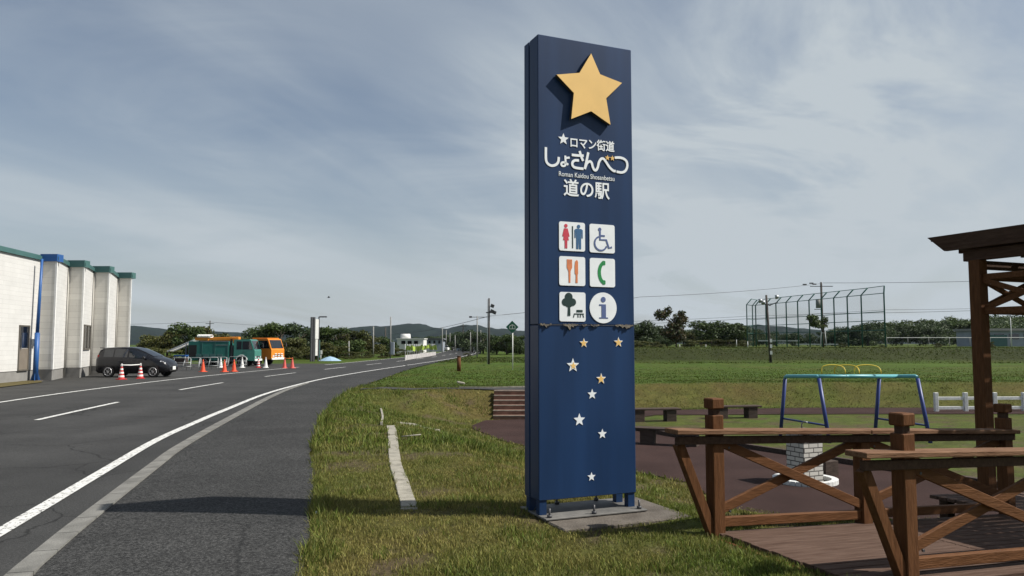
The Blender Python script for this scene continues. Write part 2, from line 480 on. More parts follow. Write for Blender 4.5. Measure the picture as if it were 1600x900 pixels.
    def disc(self, c, r, y0, y1, seg=28, mi=0, sx=1.0, sz=1.0):
        return self.prism([(c[0] + sx * r * math.cos(2 * math.pi * k / seg), c[1] + sz * r * math.sin(2 * math.pi * k / seg)) for k in range(seg)], y0, y1, mi=mi)
    def build(self, name, m, parent=None, smooth=False, jitter=0.0):
        bmesh.ops.recalc_face_normals(self.bm, faces=self.bm.faces[:])
        if jitter:
            for v in self.bm.verts: v.co += Vector((random.uniform(-1, 1), random.uniform(-1, 1), random.uniform(-1, 1))) * jitter
        me = bpy.data.meshes.new(name)
        self.bm.to_mesh(me); self.bm.free()
        return link_mesh(name, me, m, parent, smooth)

def smooth_curve(pts, n=6):
    """Catmull-Rom through points of any dimension"""
    P = [np.array(p, float) for p in pts]
    P = [2 * P[0] - P[1]] + P + [2 * P[-1] - P[-2]]
    o = []
    for i in range(1, len(P) - 2):
        for k in range(n):
            t = k / n
            a, b, c, d = P[i - 1:i + 3]
            o.append(0.5 * ((2 * b) + (-a + c) * t + (2 * a - 5 * b + 4 * c - d) * t * t + (-a + 3 * b - 3 * c + d) * t ** 3))
    o.append(P[-2])
    return [tuple(float(q) for q in p) for p in o]

def sheet(name, rows, m, kind='structure', z=None):
    """a strip: rows of equal-length point lists"""
    v = [p for r in rows for p in r]
    n = len(rows[0])
    f = [(i * n + j, i * n + j + 1, (i + 1) * n + j + 1, (i + 1) * n + j) for i in range(len(rows) - 1) for j in range(n - 1)]
    me = bpy.data.meshes.new(name); me.from_pydata(v, [], f); me.update()
    o = link_mesh(name, me, m)
    bm = bmesh.new(); bm.from_mesh(me)
    bmesh.ops.recalc_face_normals(bm, faces=bm.faces[:])
    if sum(fc.normal.z for fc in bm.faces) < 0: bmesh.ops.reverse_faces(bm, faces=bm.faces[:])
    bm.to_mesh(me); bm.free()
    if kind: o['kind'] = kind
    return o

# ------------------------------------------------------------------ terrain
def vnoise(x, y, s, seed=0):
    x = np.asarray(x, float) * s + seed * 17.3; y = np.asarray(y, float) * s + seed * 9.1
    xi, yi = np.floor(x), np.floor(y); xf, yf = x - xi, y - yi
    def h(a, b):
        q = np.sin(a * 127.1 + b * 311.7 + seed * 74.7) * 43758.5453
        return q - np.floor(q)
    u, v = xf * xf * (3 - 2 * xf), yf * yf * (3 - 2 * yf)
    return (h(xi, yi) * (1 - u) + h(xi + 1, yi) * u) * (1 - v) + (h(xi, yi + 1) * (1 - u) + h(xi + 1, yi + 1) * u) * v
def sstep(a, b, x):
    t = np.clip((x - a) / (b - a), 0, 1); return t * t * (3 - 2 * t)

XC = ([-30, 0, 7, 14, 22, 28, 36, 44, 54, 68, 90, 110, 150, 250, 400, 700],
      [-2, -6.5, -8.3, -9.9, -11.3, -12.1, -12.6, -12.55, -12.1, -11.2, -10.2, -9.8, -10.3, -15, -27, -60])
_xc = smooth_curve(list(zip(*XC)), 8)
def xc(d): return np.interp(d, [p[0] for p in _xc], [p[1] for p in _xc])
KX = ([-30, 0, 5.93, 7.5, 11.03, 12.94, 17.36, 25.8, 32, 40, 60], [4.5, -2.0, -3.67, -4.11, -5.03, -5.5, -6.37, -7.9, -8.7, -9.2, -8.6])
_kx = smooth_curve(list(zip(*KX)), 8)
def kx(d): return np.interp(d, [p[0] for p in _kx], [p[1] for p in _kx])
SX = ([-30, 0, 3, 5.77, 7.92, 12.7, 18.27, 26.4, 38, 58, 89, 110, 150, 250, 400, 700],
      [0.5, -0.9, -1.15, -1.57, -2.01, -3.24, -4.45, -5.7, -6.3, -6.9, -6.2, -5.6, -6.0, -10.6, -22.5, -55.5])
_sx = smooth_curve(list(zip(*SX)), 8)
def sx(d): return np.interp(d, [p[0] for p in _sx], [p[1] for p in _sx])

BASIN = np.array([(-1.7, 24.4), (-0.75, 20.6), (2.15, 15.2), (2.95, 14.1), (3.0, 12.4), (4.0, 11.2), (10, 10.9), (60, 10.5),
                  (60, 33.0), (9, 31.4), (5, 30.2), (1.6, 27.0), (-1.0, 26.4)])
PLAZA = [(-1.3, 24.2), (-0.25, 20.7), (2.55, 15.5), (3.3, 14.4), (3.35, 12.6), (4.3, 11.55), (10.5, 11.3), (45, 11.0)]
def sdf(px, py, poly):
    d = np.full(px.shape, 1e9); ins = np.zeros(px.shape, bool)
    n = len(poly)
    for i in range(n):
        ax, ay = poly[i]; bx, by = poly[(i + 1) % n]
        ex, ey = bx - ax, by - ay
        t = np.clip(((px - ax) * ex + (py - ay) * ey) / (ex * ex + ey * ey), 0, 1)
        d = np.minimum(d, np.hypot(px - ax - t * ex, py - ay - t * ey))
        c = ((ay > py) != (by > py)) & (px < (bx - ax) * (py - ay) / (by - ay + 1e-12) + ax)
        ins ^= c
    return np.where(ins, -d, d)
FLOOR = -0.9
def terrain(x, y):
    x = np.asarray(x, float); y = np.asarray(y, float)
    s = sdf(x, y, BASIN)
    far = sstep(-0.6, 0.6, y - (25.6 + 0.75 * np.clip(x, 0, 6) + 0.03 * np.clip(x - 6, 0, 60)))
    t = np.clip(s / 1.9, 0, 1)
    zfar = FLOOR * (1 - t)
    znear = FLOOR * (1 - sstep(-0.4, 4.3, s))
    z = zfar * far + znear * (1 - far)
    z = z - 0.07 * sstep(34, 46, y) * sstep(1, 8, x)
    z = z + 1.32 * sstep(69, 82, y) * sstep(1, 11, x)
    bumps = (vnoise(x, y, 0.9, 1) - 0.5) * 0.06 + (vnoise(x, y, 2.6, 2) - 0.5) * 0.03
    off = np.clip((x - sx(y)) / 0.8, 0, 1)
    z = z + bumps * off * np.clip(s / 0.6, 0, 1) * (1 - sstep(60, 90, y))
    z = z + 0.015 * off
    under = sstep(0.02, -0.10, x - sx(y))                       # below the paved strip and the road
    z = z - 0.08 * under * np.where((x > xc(y) - 4.2) | (y < 66), 1, 0)
    u = (x - 1.85) * 0.92050 + (y - 7.10) * 0.39073; v = -(x - 1.85) * 0.39073 + (y - 7.10) * 0.92050
    def rect(u0, u1, v0, v1): return np.maximum(np.maximum(u0 - u, u - u1), np.maximum(v0 - v, v - v1))
    e = rect(0.06, 9.0, -1.76, 0.0)
    z = np.minimum(z, -0.0435 * np.clip(u, 0, 9) - 0.05 - 0.15 * np.clip(u - 0.1, 0, 1) + np.clip(e / 0.35, 0, 1) * (0.035 + 0.15 * np.clip(u - 0.1, 0, 1)) + np.clip(e - .35, 0, 30))
    e = rect(4.0, 9.0, -1.8, 1.25)
    z = np.minimum(z, -0.0435 * np.clip(u, 0, 9) - 0.35 + np.clip(e / 0.4, 0, 1) * 0.25 + np.clip(e - .4, 0, 30))
    return z
def tz(x, y): return float(terrain(np.array([x]), np.array([y]))[0])
def dryness(x, y):
    s = sdf(x, y, BASIN)
    d = 0.42 * vnoise(x, y, 0.33, 3) + 0.38 * vnoise(x, y, 1.1, 4) + 0.25 * vnoise(x, y, 3.2, 5) - 0.05
    bank = sstep(-0.2, 0.3, s) * (1 - sstep(1.7, 2.3, s)) * sstep(25.5, 26.5, y)
    d = d + 0.34 * bank * (1 - 0.75 * sstep(9.5, 12, x))
    d = d - 0.42 * sstep(28.5, 31, y) * sstep(2.0, 2.6, s)
    d = d - 0.22 * (1 - sstep(-.2, .1, s)) * sstep(3, 5, x)
    d = d - 0.25 * sstep(0.6, 2.2, x) * (1 - sstep(9, 12, y))
    d = d + 0.16 * sstep(0.5, -1.5, x) * (1 - sstep(8, 12, y))
    d = d + 0.26 * np.exp(-((x + 0.55) / 1.1) ** 2 - ((y - 6.75) / 0.55) ** 2)
    d = d + 0.10 * sstep(45, 52, y) * (1 - sstep(56, 66, y)) * sstep(3, 9, x)
    d = d + 0.12 * sstep(70, 74, y) * sstep(4, 12, x)
    return np.clip(d, 0, 1)
GREEN = np.array([0.060, 0.092, 0.015]); STRAW = np.array([0.22, 0.165, 0.060]); FIELD = np.array([0.054, 0.092, 0.011])

def graded(a, b, step, lo, hi, g=1.16):
    c = list(np.arange(a, b + 1e-6, step))
    s, v = step, c[-1]
    while v < hi:
        s *= g; v += s; c.append(v)
    s, v = step, c[0]
    while v > lo:
        s *= g; v -= s; c.insert(0, v)
    return np.array(c)
gx = graded(-8, 14, 0.25, -6000, 6000); gy = graded(2, 36, 0.25, -300, 9000, 1.07)
GX, GY = np.meshgrid(gx, gy)
GZ = terrain(GX.ravel(), GY.ravel()).reshape(GX.shape)
nx, ny = len(gx), len(gy)
verts = np.stack([GX.ravel(), GY.ravel(), GZ.ravel()], 1)
ii, jj = np.meshgrid(np.arange(ny - 1), np.arange(nx - 1), indexing='ij')
q = (ii * nx + jj).ravel()
faces = np.stack([q, q + 1, q + nx + 1, q + nx], 1)
def np_mesh(name, v, f, col=None):
    me = bpy.data.meshes.new(name)
    me.vertices.add(len(v)); me.vertices.foreach_set('co', np.ascontiguousarray(v, np.float32).ravel())
    k = f.shape[1]
    me.loops.add(f.size); me.loops.foreach_set('vertex_index', np.ascontiguousarray(f, np.int32).ravel())
    me.polygons.add(len(f)); me.polygons.foreach_set('loop_start', np.arange(0, f.size, k, dtype=np.int32))
    try: me.polygons.foreach_set('loop_total', np.full(len(f), k, np.int32))
    except Exception: pass
    if col is not None:
        a = me.color_attributes.new('tint', 'FLOAT_COLOR', 'POINT')
        a.data.foreach_set('color', np.concatenate([col, np.ones((len(col), 1))], 1).astype(np.float32).ravel())
    me.update(calc_edges=True); me.validate()
    return me
dr = dryness(GX.ravel(), GY.ravel())[:, None]
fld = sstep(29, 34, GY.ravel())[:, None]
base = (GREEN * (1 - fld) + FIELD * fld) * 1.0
tint = base * (1 - dr) + STRAW * 0.44 * dr
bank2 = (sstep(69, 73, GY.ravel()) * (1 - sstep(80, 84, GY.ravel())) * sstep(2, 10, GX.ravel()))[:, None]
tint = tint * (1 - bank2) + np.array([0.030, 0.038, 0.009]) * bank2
tint = tint * (0.72 + 0.56 * vnoise(GX.ravel(), GY.ravel(), 7.0, 8))[:, None]
soil_ = (sstep(.56, .74, vnoise(GX.ravel(), GY.ravel(), 1.7, 15) * .6 + vnoise(GX.ravel(), GY.ravel(), 6.0, 16) * .4) * (GY.ravel() < 28))[:, None] * .75
tint = tint * (1 - soil_) + np.array([.085, .062, .040]) * soil_
m_ground = mat('ground_grass', (0.8, 0.8, 0.8), 0.9, 0.38, 14, 0.9, 30, attr='tint', spec=0.1, speck=0.25)
me = np_mesh('ground', verts, faces, tint)
ground = link_mesh('ground', me, m_ground, None, True)
ground['kind'] = 'structure'

# ------------------------------------------------------------------ road, kerb, footway, car park, markings
DS = np.concatenate([np.arange(-25, 60, 1.0), np.arange(60, 200, 4.0), np.arange(200, 701, 20.0)])
sheet('road', [[(xc(d) - 3.75, d, 0.0), (xc(d), d, 0.012), (xc(d) + (kx(d) - 0.1 - xc(d) if d < 33 else 3.65), d, 0.0)] for d in DS], M['asphalt'])
def edge_r(d): return kx(d) - 0.1 if d < 33 else xc(d) + 3.65
rows = []
for d in DS:
    a, b = edge_r(d) + (0.20 if d < 33 else 0.0), sx(d) + 0.05 * math.sin(d * 3.1) + 0.04 * math.sin(d * 7.7)
    rows.append([(a + (b - a) * t, d, 0.008 + 0.012 * math.sin(t * 3.14)) for t in (0, .25, .5, .75, 1)])
sheet('sidewalk', rows, M['asphalt_path'])
# the flush concrete kerb: one strip with joints
mbk = MB()
kd = -8.0
while kd < 33:
    n = 0.6 if kd < 20 else 1.2
    mid = [(kx(t) + (0.0), t) for t in np.linspace(kd + 0.006, kd + n - 0.006, 3)]
    for (x0, d0), (x1, d1) in zip(mid, mid[1:]):
        fn = lambda x, y, z: (x, y, z)
        A = [mbk.bm.verts.new(p) for p in ((x0 - .1, d0, -.05), (x0 - .1, d0, .012), (x0 + .1, d0, .026), (x0 + .1, d0, -.05))]
        B = [mbk.bm.verts.new(p) for p in ((x1 - .1, d1, -.05), (x1 - .1, d1, .012), (x1 + .1, d1, .026), (x1 + .1, d1, -.05))]
        for i in range(3): mbk.bm.faces.new((A[i], A[i + 1], B[i + 1], B[i]))
        mbk.bm.faces.new(A); mbk.bm.faces.new(B[::-1])
    kd += n
mbk.build('kerb', M['kerb'])['kind'] = 'structure'
LOT = [[(-60, d, 0.001), (-30, d, 0.001), (min(xc(d) - 3.75, -12.0), d, 0.001)] for d in np.arange(-25, 67, 1.0)]
sheet('parking_lot', LOT, M['lot'])

vg = [gnd(x, y, 0.03) for x, y in ((-60, 600), (0, 598), (30, 595), (62, 593), (66, 597), (40, 600), (0, 605), (-60, 612))]
def _dirt():
    bm = bmesh.new(); bm.faces.new([bm.verts.new(p) for p in vg]); bm.normal_update()
    if bm.faces[:][0].normal.z < 0: bmesh.ops.reverse_faces(bm, faces=bm.faces[:])
    me = bpy.data.meshes.new('verge'); bm.to_mesh(me); bm.free()
    link_mesh('verge', me, mat('dry_verge', (0.075, 0.06, 0.025), 0.95, 0.4, 3, 1.0, 12, col2=(0.10, 0.085, 0.04), spec=0.1))['kind'] = 'structure'
_dirt()
m_paint = M['paint']
# worn paint: let the asphalt show through small chips
t_ = m_paint.node_tree
nz = t_.nodes.new('ShaderNodeTexNoise'); nz.inputs['Scale'].default_value = 22; nz.inputs['Detail'].default_value = 6; nz.inputs['Roughness'].default_value = 0.7
tcn = t_.nodes.new('ShaderNodeTexCoord'); t_.links.new(tcn.outputs['Object'], nz.inputs[0])
mr = t_.nodes.new('ShaderNodeMapRange'); mr.inputs[1].default_value, mr.inputs[2].default_value = 0.40, 0.45
t_.links.new(nz.outputs[0], mr.inputs[0])
tb = t_.nodes.new('ShaderNodeBsdfTransparent'); msh = t_.nodes.new('ShaderNodeMixShader')
t_.links.new(mr.outputs[0], msh.inputs[0]); t_.links.new(tb.outputs[0], msh.inputs[1]); t_.links.new(t_.nodes['Principled BSDF'].outputs[0], msh.inputs[2])
t_.links.new(msh.outputs[0], t_.nodes['Material Output'].inputs[0])
def line(name, f, d0, d1, w, z=0.012, step=0.7):
    ds = list(np.arange(d0, d1, step if d1 < 80 else 2.0)) + [d1]
    return sheet(name, [[(f(d) - w / 2, d, z), (f(d) + w / 2, d, z)] for d in ds], m_paint)
RL = ([-20, 0, 6.85, 10.05, 13.6, 16.6, 19.8, 27.2, 36.4, 45, 54, 68], [2.5, -2.9, -4.56, -5.36, -6.24, -6.8, -7.34, -8.45, -9.1, -9.0, -8.6, -7.7])
_rl = smooth_curve(list(zip(*RL)), 8)
def rl(d): return float(np.interp(d, [p[0] for p in _rl], [p[1] for p in _rl])) if d < 60 else float(xc(d) + 3.35)
line('edge_line', rl, -10, 60, 0.16)
line('edge_line', rl, 61, 240, 0.15)
line('edge_line', lambda d: float(xc(d) - 3.45), -10, 56, 0.15)
line('edge_line', lambda d: float(xc(d) - 3.45), 62, 240, 0.15)
for d0 in [3.5, 17.1, 28.2, 39.5, 50.5, 61.5, 73, 84, 96, 108, 120, 135]:
    line('centre_dash', lambda d: float(xc(d)), d0, d0 + 5.2, 0.14, 0.024)

# ------------------------------------------------------------------ park paving, kerbs, path, steps, drain
def poly_sheet(name, pts, z, m):
    from mathutils.geometry import tessellate_polygon
    bm = bmesh.new()
    vs = [bm.verts.new((x, y, z)) for x, y in pts]
    for t in tessellate_polygon([[v.co for v in vs]]): bm.faces.new([vs[i] for i in t])
    bm.normal_update()
    for f in bm.faces:
        if f.normal.z < 0: f.normal_flip()
    me = bpy.data.meshes.new(name); bm.to_mesh(me); bm.free()
    o = link_mesh(name, me, m); o['kind'] = 'structure'
    return o
def wob(pts, amp=0.05, n=8):
    o = []
    for i in range(len(pts) - 1):
        a, b = Vector(pts[i]), Vector(pts[i + 1])
        for k in range(n):
            p = a.lerp(b, k / n); o.append((p.x + random.uniform(-amp, amp), p.y + random.uniform(-amp, amp)))
    o.append(pts[-1]); return o
near_edge = wob(smooth_curve(PLAZA, 2))
KL = [(3.55, 23.4), (4.9, 20.7), (6.45, 18.0), (8.2, 14.9), (9.6, 12.6)]
poly_sheet('plaza', near_edge + [(45, 12.8), (9.6, 12.6), (8.2, 14.9), (6.45, 18.0), (4.9, 20.7), (3.55, 23.4), (3.6, 26.0), (5.2, 28.0), (5.4, 30.0), (1.6, 26.7), (-0.9, 26.1)], FLOOR + 0.035, M['plaza'])
poly_sheet('path', [(5.2, 28.0), (12, 28.4), (45, 28.6), (45, 31.2), (12, 31.2), (5.4, 30.0)], FLOOR + 0.035, M['plaza'])
mb = MB()
for a, b in zip(KL, KL[1:]): mb.beam((*a, FLOOR + 0.06), (*b, FLOOR + 0.06), 0.14, 0.16)
tag(mb.build('timber_edging', M['old_wood']), 'dark timber edging between reddish paving and the climbing frame grass', 'edging')

PATH = smooth_curve([(-5.6, 28.6), (-3.2, 28.7), (0.6, 29.0), (3.2, 31.2), (5.2, 33.2), (9.5, 34.6), (30, 35.8), (60, 36)], 6)
def strip(name, pts, w0, w1, dz, m, sub=3):
    rows = []
    for i, p in enumerate(pts):
        a, b = Vector(pts[max(i - 1, 0)]), Vector(pts[min(i + 1, len(pts) - 1)])
        n = (b - a).normalized(); n = Vector((-n.y, n.x))
        r = []
        for k in range(sub + 1):
            q = Vector(p) + n * (w0 + (w1 - w0) * k / sub)
            r.append((q.x, q.y, tz(q.x, q.y) + dz))
        rows.append(r)
    return sheet(name, rows, m)
strip('path', PATH[:22], -0.38, 0.40, 0.03, M['lot'])
mb = MB()
PP = [Vector((p[0], p[1])) for p in PATH]
for a, b in zip(PP[8:24], PP[9:25]):
    n = (b - a).normalized(); n = Vector((-n.y, n.x)) * 0.46
    p, q_ = a + n, b + n
    mb.beam((p.x, p.y, tz(p.x, p.y) + 0.02), (q_.x, q_.y, tz(q_.x, q_.y) + 0.02), 0.07, 0.10)
mb.build('path_kerb', M['pale_conc'])['kind'] = 'structure'

# steps from the path down to the plaza, with sloping side boards
st = thing('garden_steps', 'reddish timber steps going down from the path to the paved plaza behind the blue sign', 'steps', (-0.05, 0, 0))
NST = 6
for i in range(NST):
    z1 = 0.02 - i * 0.152
    y1 = 28.15 - i * 0.29
    MB().box((0.55, y1 - 0.145, z1 - 0.20), (2.3, 0.29, 0.40), bev=0.008).build('step', M['step'], st)
    MB().box((0.55, y1 - 0.292, z1 - 0.012), (2.3, 0.030, 0.035), bev=0.004).build('nosing', M['pale_conc'], st)

pb0 = gnd(496, 803, 0.02)
mb = MB(); mb.box((0, 0, .012), (.045, .035, .03), (0, .2, .4), .010)
o = tag(mb.build('pebble', M['white_faded']), 'small white pebble at the edge of the footway by the sign shadow', 'pebble'); o.location = pb0
sk = gnd(642, 706, -.2); sk.z = tz(sk.x, sk.y) + .07
mb = MB(); mb.tube([(-.16, -.06, -.01), (0, 0, .0), (.17, .05, .012)], .012, 6)
o = tag(mb.build('stick', M['pale_conc']), 'short pale stick lying in the grass right of the drain channel', 'stick'); o.location = sk

# narrow concrete gutter beside the footway
DR = [(-1.04, 7.9), (-1.10, 8.3), (-1.30, 9.3), (-1.63, 10.9), (-1.97, 12.9), (-2.32, 15.0), (-2.52, 16.1)]
mb = MB()
DRc = smooth_curve(DR, 5)
for i, (a, b) in enumerate(zip(DRc, DRc[1:])):
    a, b = Vector(a), Vector(b)
    d = (b - a); s_ = d.normalized() * 0.012
    a2, b2 = a + s_, b - s_
    mb.beam((a2.x, a2.y, tz(a2.x, a2.y) - 0.008 + random.uniform(-.006, .006)), (b2.x, b2.y, tz(b2.x, b2.y) - 0.008 + random.uniform(-.006, .006)), 0.17, 0.06, 0.006)
tag(mb.build('drain_channel', M['pale_conc']), 'narrow pale concrete drain channel running through the grass beside the footway', 'drain')
mb = MB()
HW = smooth_curve([gnd(596, 668, -.05)[:2], gnd(598, 640, -.02)[:2], gnd(595, 625, 0)[:2]], 4)
for a, b in zip(HW, HW[1:]):
    mb.beam((*a, tz(*a) + 0.0), (*b, tz(*b) + 0.0), 0.05, 0.12)
HW2 = smooth_curve([gnd(622, 664, -.15)[:2], gnd(645, 660, -.2)[:2], gnd(668, 656, -.25)[:2], gnd(685, 655, -.3)[:2]], 4)
for a, b in zip(HW2, HW2[1:]):
    mb.beam((*a, tz(*a) + 0.035), (*b, tz(*b) + 0.035), 0.09, 0.10)
tag(mb.build('edging_stones', M['pale_conc']), 'thin curved pale edging stones at the far end of the drain channel', 'edging')

# ------------------------------------------------------------------ the navy sign pylon
TH = R(23)
EX, NY = Vector((math.cos(TH), math.sin(TH), 0)), Vector((-math.sin(TH), math.cos(TH), 0))
SA = Vector((0.258, 7.5, 0))
SG = thing('sign_pylon', 'tall navy blue sign pylon with a big gold star, white lettering and pictograms', 'sign', SA, TH)
SW, ZB, ZT = 1.09, 0.193, 4.80
def front_plate(z0, z1, name):
    return MB().box((SW / 2, 0.1, (z0 + z1) / 2), (SW, 0.20, z1 - z0), bev=0.006).build(name, M['navy'], SG)
front_plate(ZB, 1.884, 'lower_panel'); front_plate(1.889, ZT, 'upper_panel')
MB().box((SW / 2, 0.21, (ZB + ZT) / 2), (SW - 0.05, 0.03, ZT - ZB - 0.04)).build('core', M['navy_side'], SG)
MB().box((SW / 2, 0.28, (ZB + ZT) / 2), (SW, 0.115, ZT - ZB), bev=0.006).build('back_panel', M['navy'], SG)
for lx, ly in ((0.05, 0.05), (1.04, 0.05), (0.05, 0.285), (1.04, 0.285)):
    MB().box((lx, ly, 0.125), (0.075, 0.075, 0.15)).build('leg', M['navy'], SG)
MB().box((0.56, 0.15, 0.046), (1.12, 0.62, 0.016), bev=0.003).build('base_plate', M['plate_steel'], SG)
for bx, by in ((0.06, -0.11), (0.53, -0.13), (0.40, 0.42), (0.86, 0.42), (1.06, -0.10)):
    MB().cyl((bx, by, 0.05), (bx, by, 0.14), 0.010).cyl((bx, by, 0.054), (bx, by, 0.080), 0.024, seg=6).build('anchor_bolt', M['dark_steel'], SG)

def star_poly(c, r, rot=0.0, k=0.43):
    return [(c[0] + (r if i % 2 == 0 else r * k) * math.sin(math.pi * i / 5 + rot), c[1] + (r if i % 2 == 0 else r * k) * math.cos(math.pi * i / 5 + rot)) for i in range(10)]
STAR = [(0.58, 4.669), (0.683, 4.464), (0.943, 4.408), (0.752, 4.22), (0.80, 3.948), (0.575, 4.063), (0.346, 3.956), (0.377, 4.228), (0.183, 4.391), (0.443, 4.446)]
sb_ = MB().prism(STAR, -0.046, -0.004).build('star_side', M['gold_edge'], SG)
MB().prism([(0.575 + (x - .575) * .997, 4.29 + (z - 4.29) * .997) for x, z in STAR], -0.052, -0.0455).build('star_face', M['gold'], sb_)

Y0, Y1 = -0.0045, 0.001          # lettering stands 4 mm proud of the panel
def letters(name, body, u, z, size, m, parent=SG, bold=0.0, width=None, shear=0.0):
    cu = bpy.data.curves.new(name, 'FONT')
    cu.body = body; cu.size = size; cu.offset = bold; cu.extrude = 0.002; cu.resolution_u = 6
    o = bpy.data.objects.new(name, cu); COL.objects.link(o)
    bpy.context.view_layer.update()
    dg = bpy.context.evaluated_depsgraph_get()
    me = bpy.data.meshes.new_from_object(o.evaluated_get(dg))
    bpy.data.objects.remove(o, do_unlink=True)
    xs = [v.co.x for v in me.vertices]; ys = [v.co.y for v in me.vertices]
    x0, x1, y0 = min(xs), max(xs), min(ys)
    k = (width / (x1 - x0)) if width else 1.0
    for v in me.vertices:
        v.co = Vector((u + (v.co.x - x0) * k, -0.003 - v.co.z, z + (v.co.y - y0)))
    me.materials.clear()
    return link_mesh(name, me, m, parent)
WV = M['white_vinyl']
MB().prism(star_poly((0.281, 3.755), 0.062), Y0, Y1).build('small_star', WV, SG)
letters('top_lettering', 'ロマン街道', 0.36, 3.678, 0.118, WV, bold=0.0022, width=0.512)
LOGO = [
    [(0.085, 3.653), (0.085, 3.539), (0.097, 3.498), (0.127, 3.476), (0.163, 3.473), (0.199, 3.489), (0.222, 3.519), (0.228, 3.567)],
    [(0.301, 3.588), (0.303, 3.501), (0.287, 3.481), (0.263, 3.482), (0.255, 3.5), (0.272, 3.517), (0.303, 3.514), (0.334, 3.498)],
    [(0.303, 3.564), (0.35, 3.572)],
    [(0.374, 3.603), (0.44, 3.603), (0.51, 3.608)],
    [(0.463, 3.651), (0.482, 3.596), (0.503, 3.552)],
    [(0.455, 3.553), (0.408, 3.549), (0.382, 3.527), (0.382, 3.496), (0.407, 3.477), (0.46, 3.472), (0.506, 3.472)],
    [(0.563, 3.647), (0.546, 3.573), (0.521, 3.471)],
    [(0.521, 3.471), (0.545, 3.53), (0.578, 3.555), (0.601, 3.542), (0.615, 3.498), (0.633, 3.471), (0.654, 3.473), (0.672, 3.504), (0.687, 3.558),
     (0.713, 3.594), (0.74, 3.597), (0.767, 3.57), (0.81, 3.516), (0.853, 3.484), (0.883, 3.481)],
    [(0.894, 3.477), (0.953, 3.473), (0.998, 3.494), (1.022, 3.54), (1.018, 3.589), (0.988, 3.617), (0.938, 3.628), (0.874, 3.622)]]
mb = MB()
for i, s in enumerate(LOGO):
    mb.ribbon(smooth_curve(s, 5) if len(s) > 2 else s, 0.021 if i in (1, 2) else 0.026, Y0 - 0.0003 * i, Y1)
mb.build('logo_lettering', WV, SG)
for c in ((0.787, 3.612), (0.845, 3.612)):
    MB().prism(star_poly(c, 0.030), Y0 - 0.004, Y1).build('logo_star', M['gold'], SG)
letters('roman_lettering', 'Roman Kaidou Shosanbetsu', 0.228, 3.375, 0.070, WV, width=0.64)
letters('lower_lettering', '道の駅', 0.28, 3.175, 0.185, WV, bold=0.003, width=0.53)
for (x, z), r, m in (((.498, 1.706), .050, 'gold'), ((.897, 1.713), .055, 'gold'), ((.374, 1.485), .072, 'white_vinyl'), ((.692, 1.347), .058, 'gold'),
                     ((.588, 1.196), .054, 'white_vinyl'), ((.442, .948), .066, 'white_vinyl'), ((.701, .799), .052, 'white_vinyl'), ((.574, .385), .046, 'white_vinyl')):
    s_ = MB().prism(star_poly((x, z), r), Y0, Y1).build('small_star', WV, SG)
    # the gold film has peeled from part of the stars
    if m == 'gold':
        MB().prism(star_poly((x - .002, z - .002), r * .82), Y0 - .002, Y0 - .0002).build('gold_film', M['gold'], s_)
    elif r > .07:
        MB().prism(star_poly((x + .004, z - .004), r * .55), Y0 - .002, Y0 - .0002).build('gold_film', M['gold'], s_)

def rrect(x0, z0, x1, z1, r=0.022, n=5):
    o = []
    for cx, cz, a in ((x1 - r, z1 - r, 0), (x0 + r, z1 - r, 90), (x0 + r, z0 + r, 180), (x1 - r, z0 + r, 270)):
        for k in range(n + 1):
            t = R(a + 90 * k / n); o.append((cx + r * math.cos(t), cz + r * math.sin(t)))
    return o
def panel(x0, z0, size=0.292, rnd=None):
    if rnd: return MB().disc((x0 + size / 2, z0 + size / 2), size / 2 + .006, Y0 - .002, Y1, 40).build('pictogram_panel', WV, SG)
    return MB().prism(rrect(x0, z0, x0 + size, z0 + size), Y0 - .002, Y1).build('pictogram_panel', WV, SG)
FY0, FY1 = Y0 - .0045, Y0 - .0015
def fig(x0, z0, s=0.292):
    return lambda x, z: (x0 + x * s, z0 + z * s)
# toilets
p = panel(0.226, 2.625); f = fig(0.226, 2.625)
b = MB(); b.disc(f(.26, .86), .019, FY0, FY1, 16)
b.prism([f(*q) for q in ((.19, .77), (.33, .77), (.40, .50), (.36, .48), (.32, .60), (.37, .36), (.31, .36), (.31, .08), (.27, .08), (.26, .36), (.25, .08), (.21, .08), (.21, .36), (.15, .36), (.20, .60), (.16, .48), (.12, .50))], FY0, FY1)
b.build('woman_figure', M['pink_red'], p)
b = MB(); b.disc(f(.75, .86), .019, FY0, FY1, 16)
b.prism([f(*q) for q in ((.65, .78), (.85, .78), (.91, .74), (.91, .46), (.87, .46), (.86, .68), (.845, .68), (.845, .08), (.765, .08), (.755, .42), (.745, .42), (.735, .08), (.655, .08), (.655, .68), (.64, .68), (.63, .46), (.59, .46), (.59, .74))], FY0, FY1)
b.build('man_figure', M['pict_blue'], p)
MB().prism([f(*q) for q in ((.495, .10), (.535, .10), (.535, .86), (.495, .86))], FY0, FY1).build('divider', M['pict_dark'], p)
# wheelchair
p = panel(0.571, 2.622); f = fig(0.571, 2.622)
b = MB(); b.disc(f(.40, .82), .019, FY0, FY1, 16)
b.ribbon([f(*q) for q in ((.41, .76), (.41, .46), (.66, .46), (.76, .18), (.88, .22))], .020, FY0 - .0006, FY1)
b.ribbon([f(*q) for q in ((.41, .60), (.60, .60))], .018, FY0, FY1)
arc = [f(.44 + .245 * math.cos(R(a)), .33 + .245 * math.sin(R(a))) for a in range(110, 345, 12)]
b.ribbon(arc, .016, FY0 - .0012, FY1)
b.build('wheelchair_figure', M['pict_violet'], p)
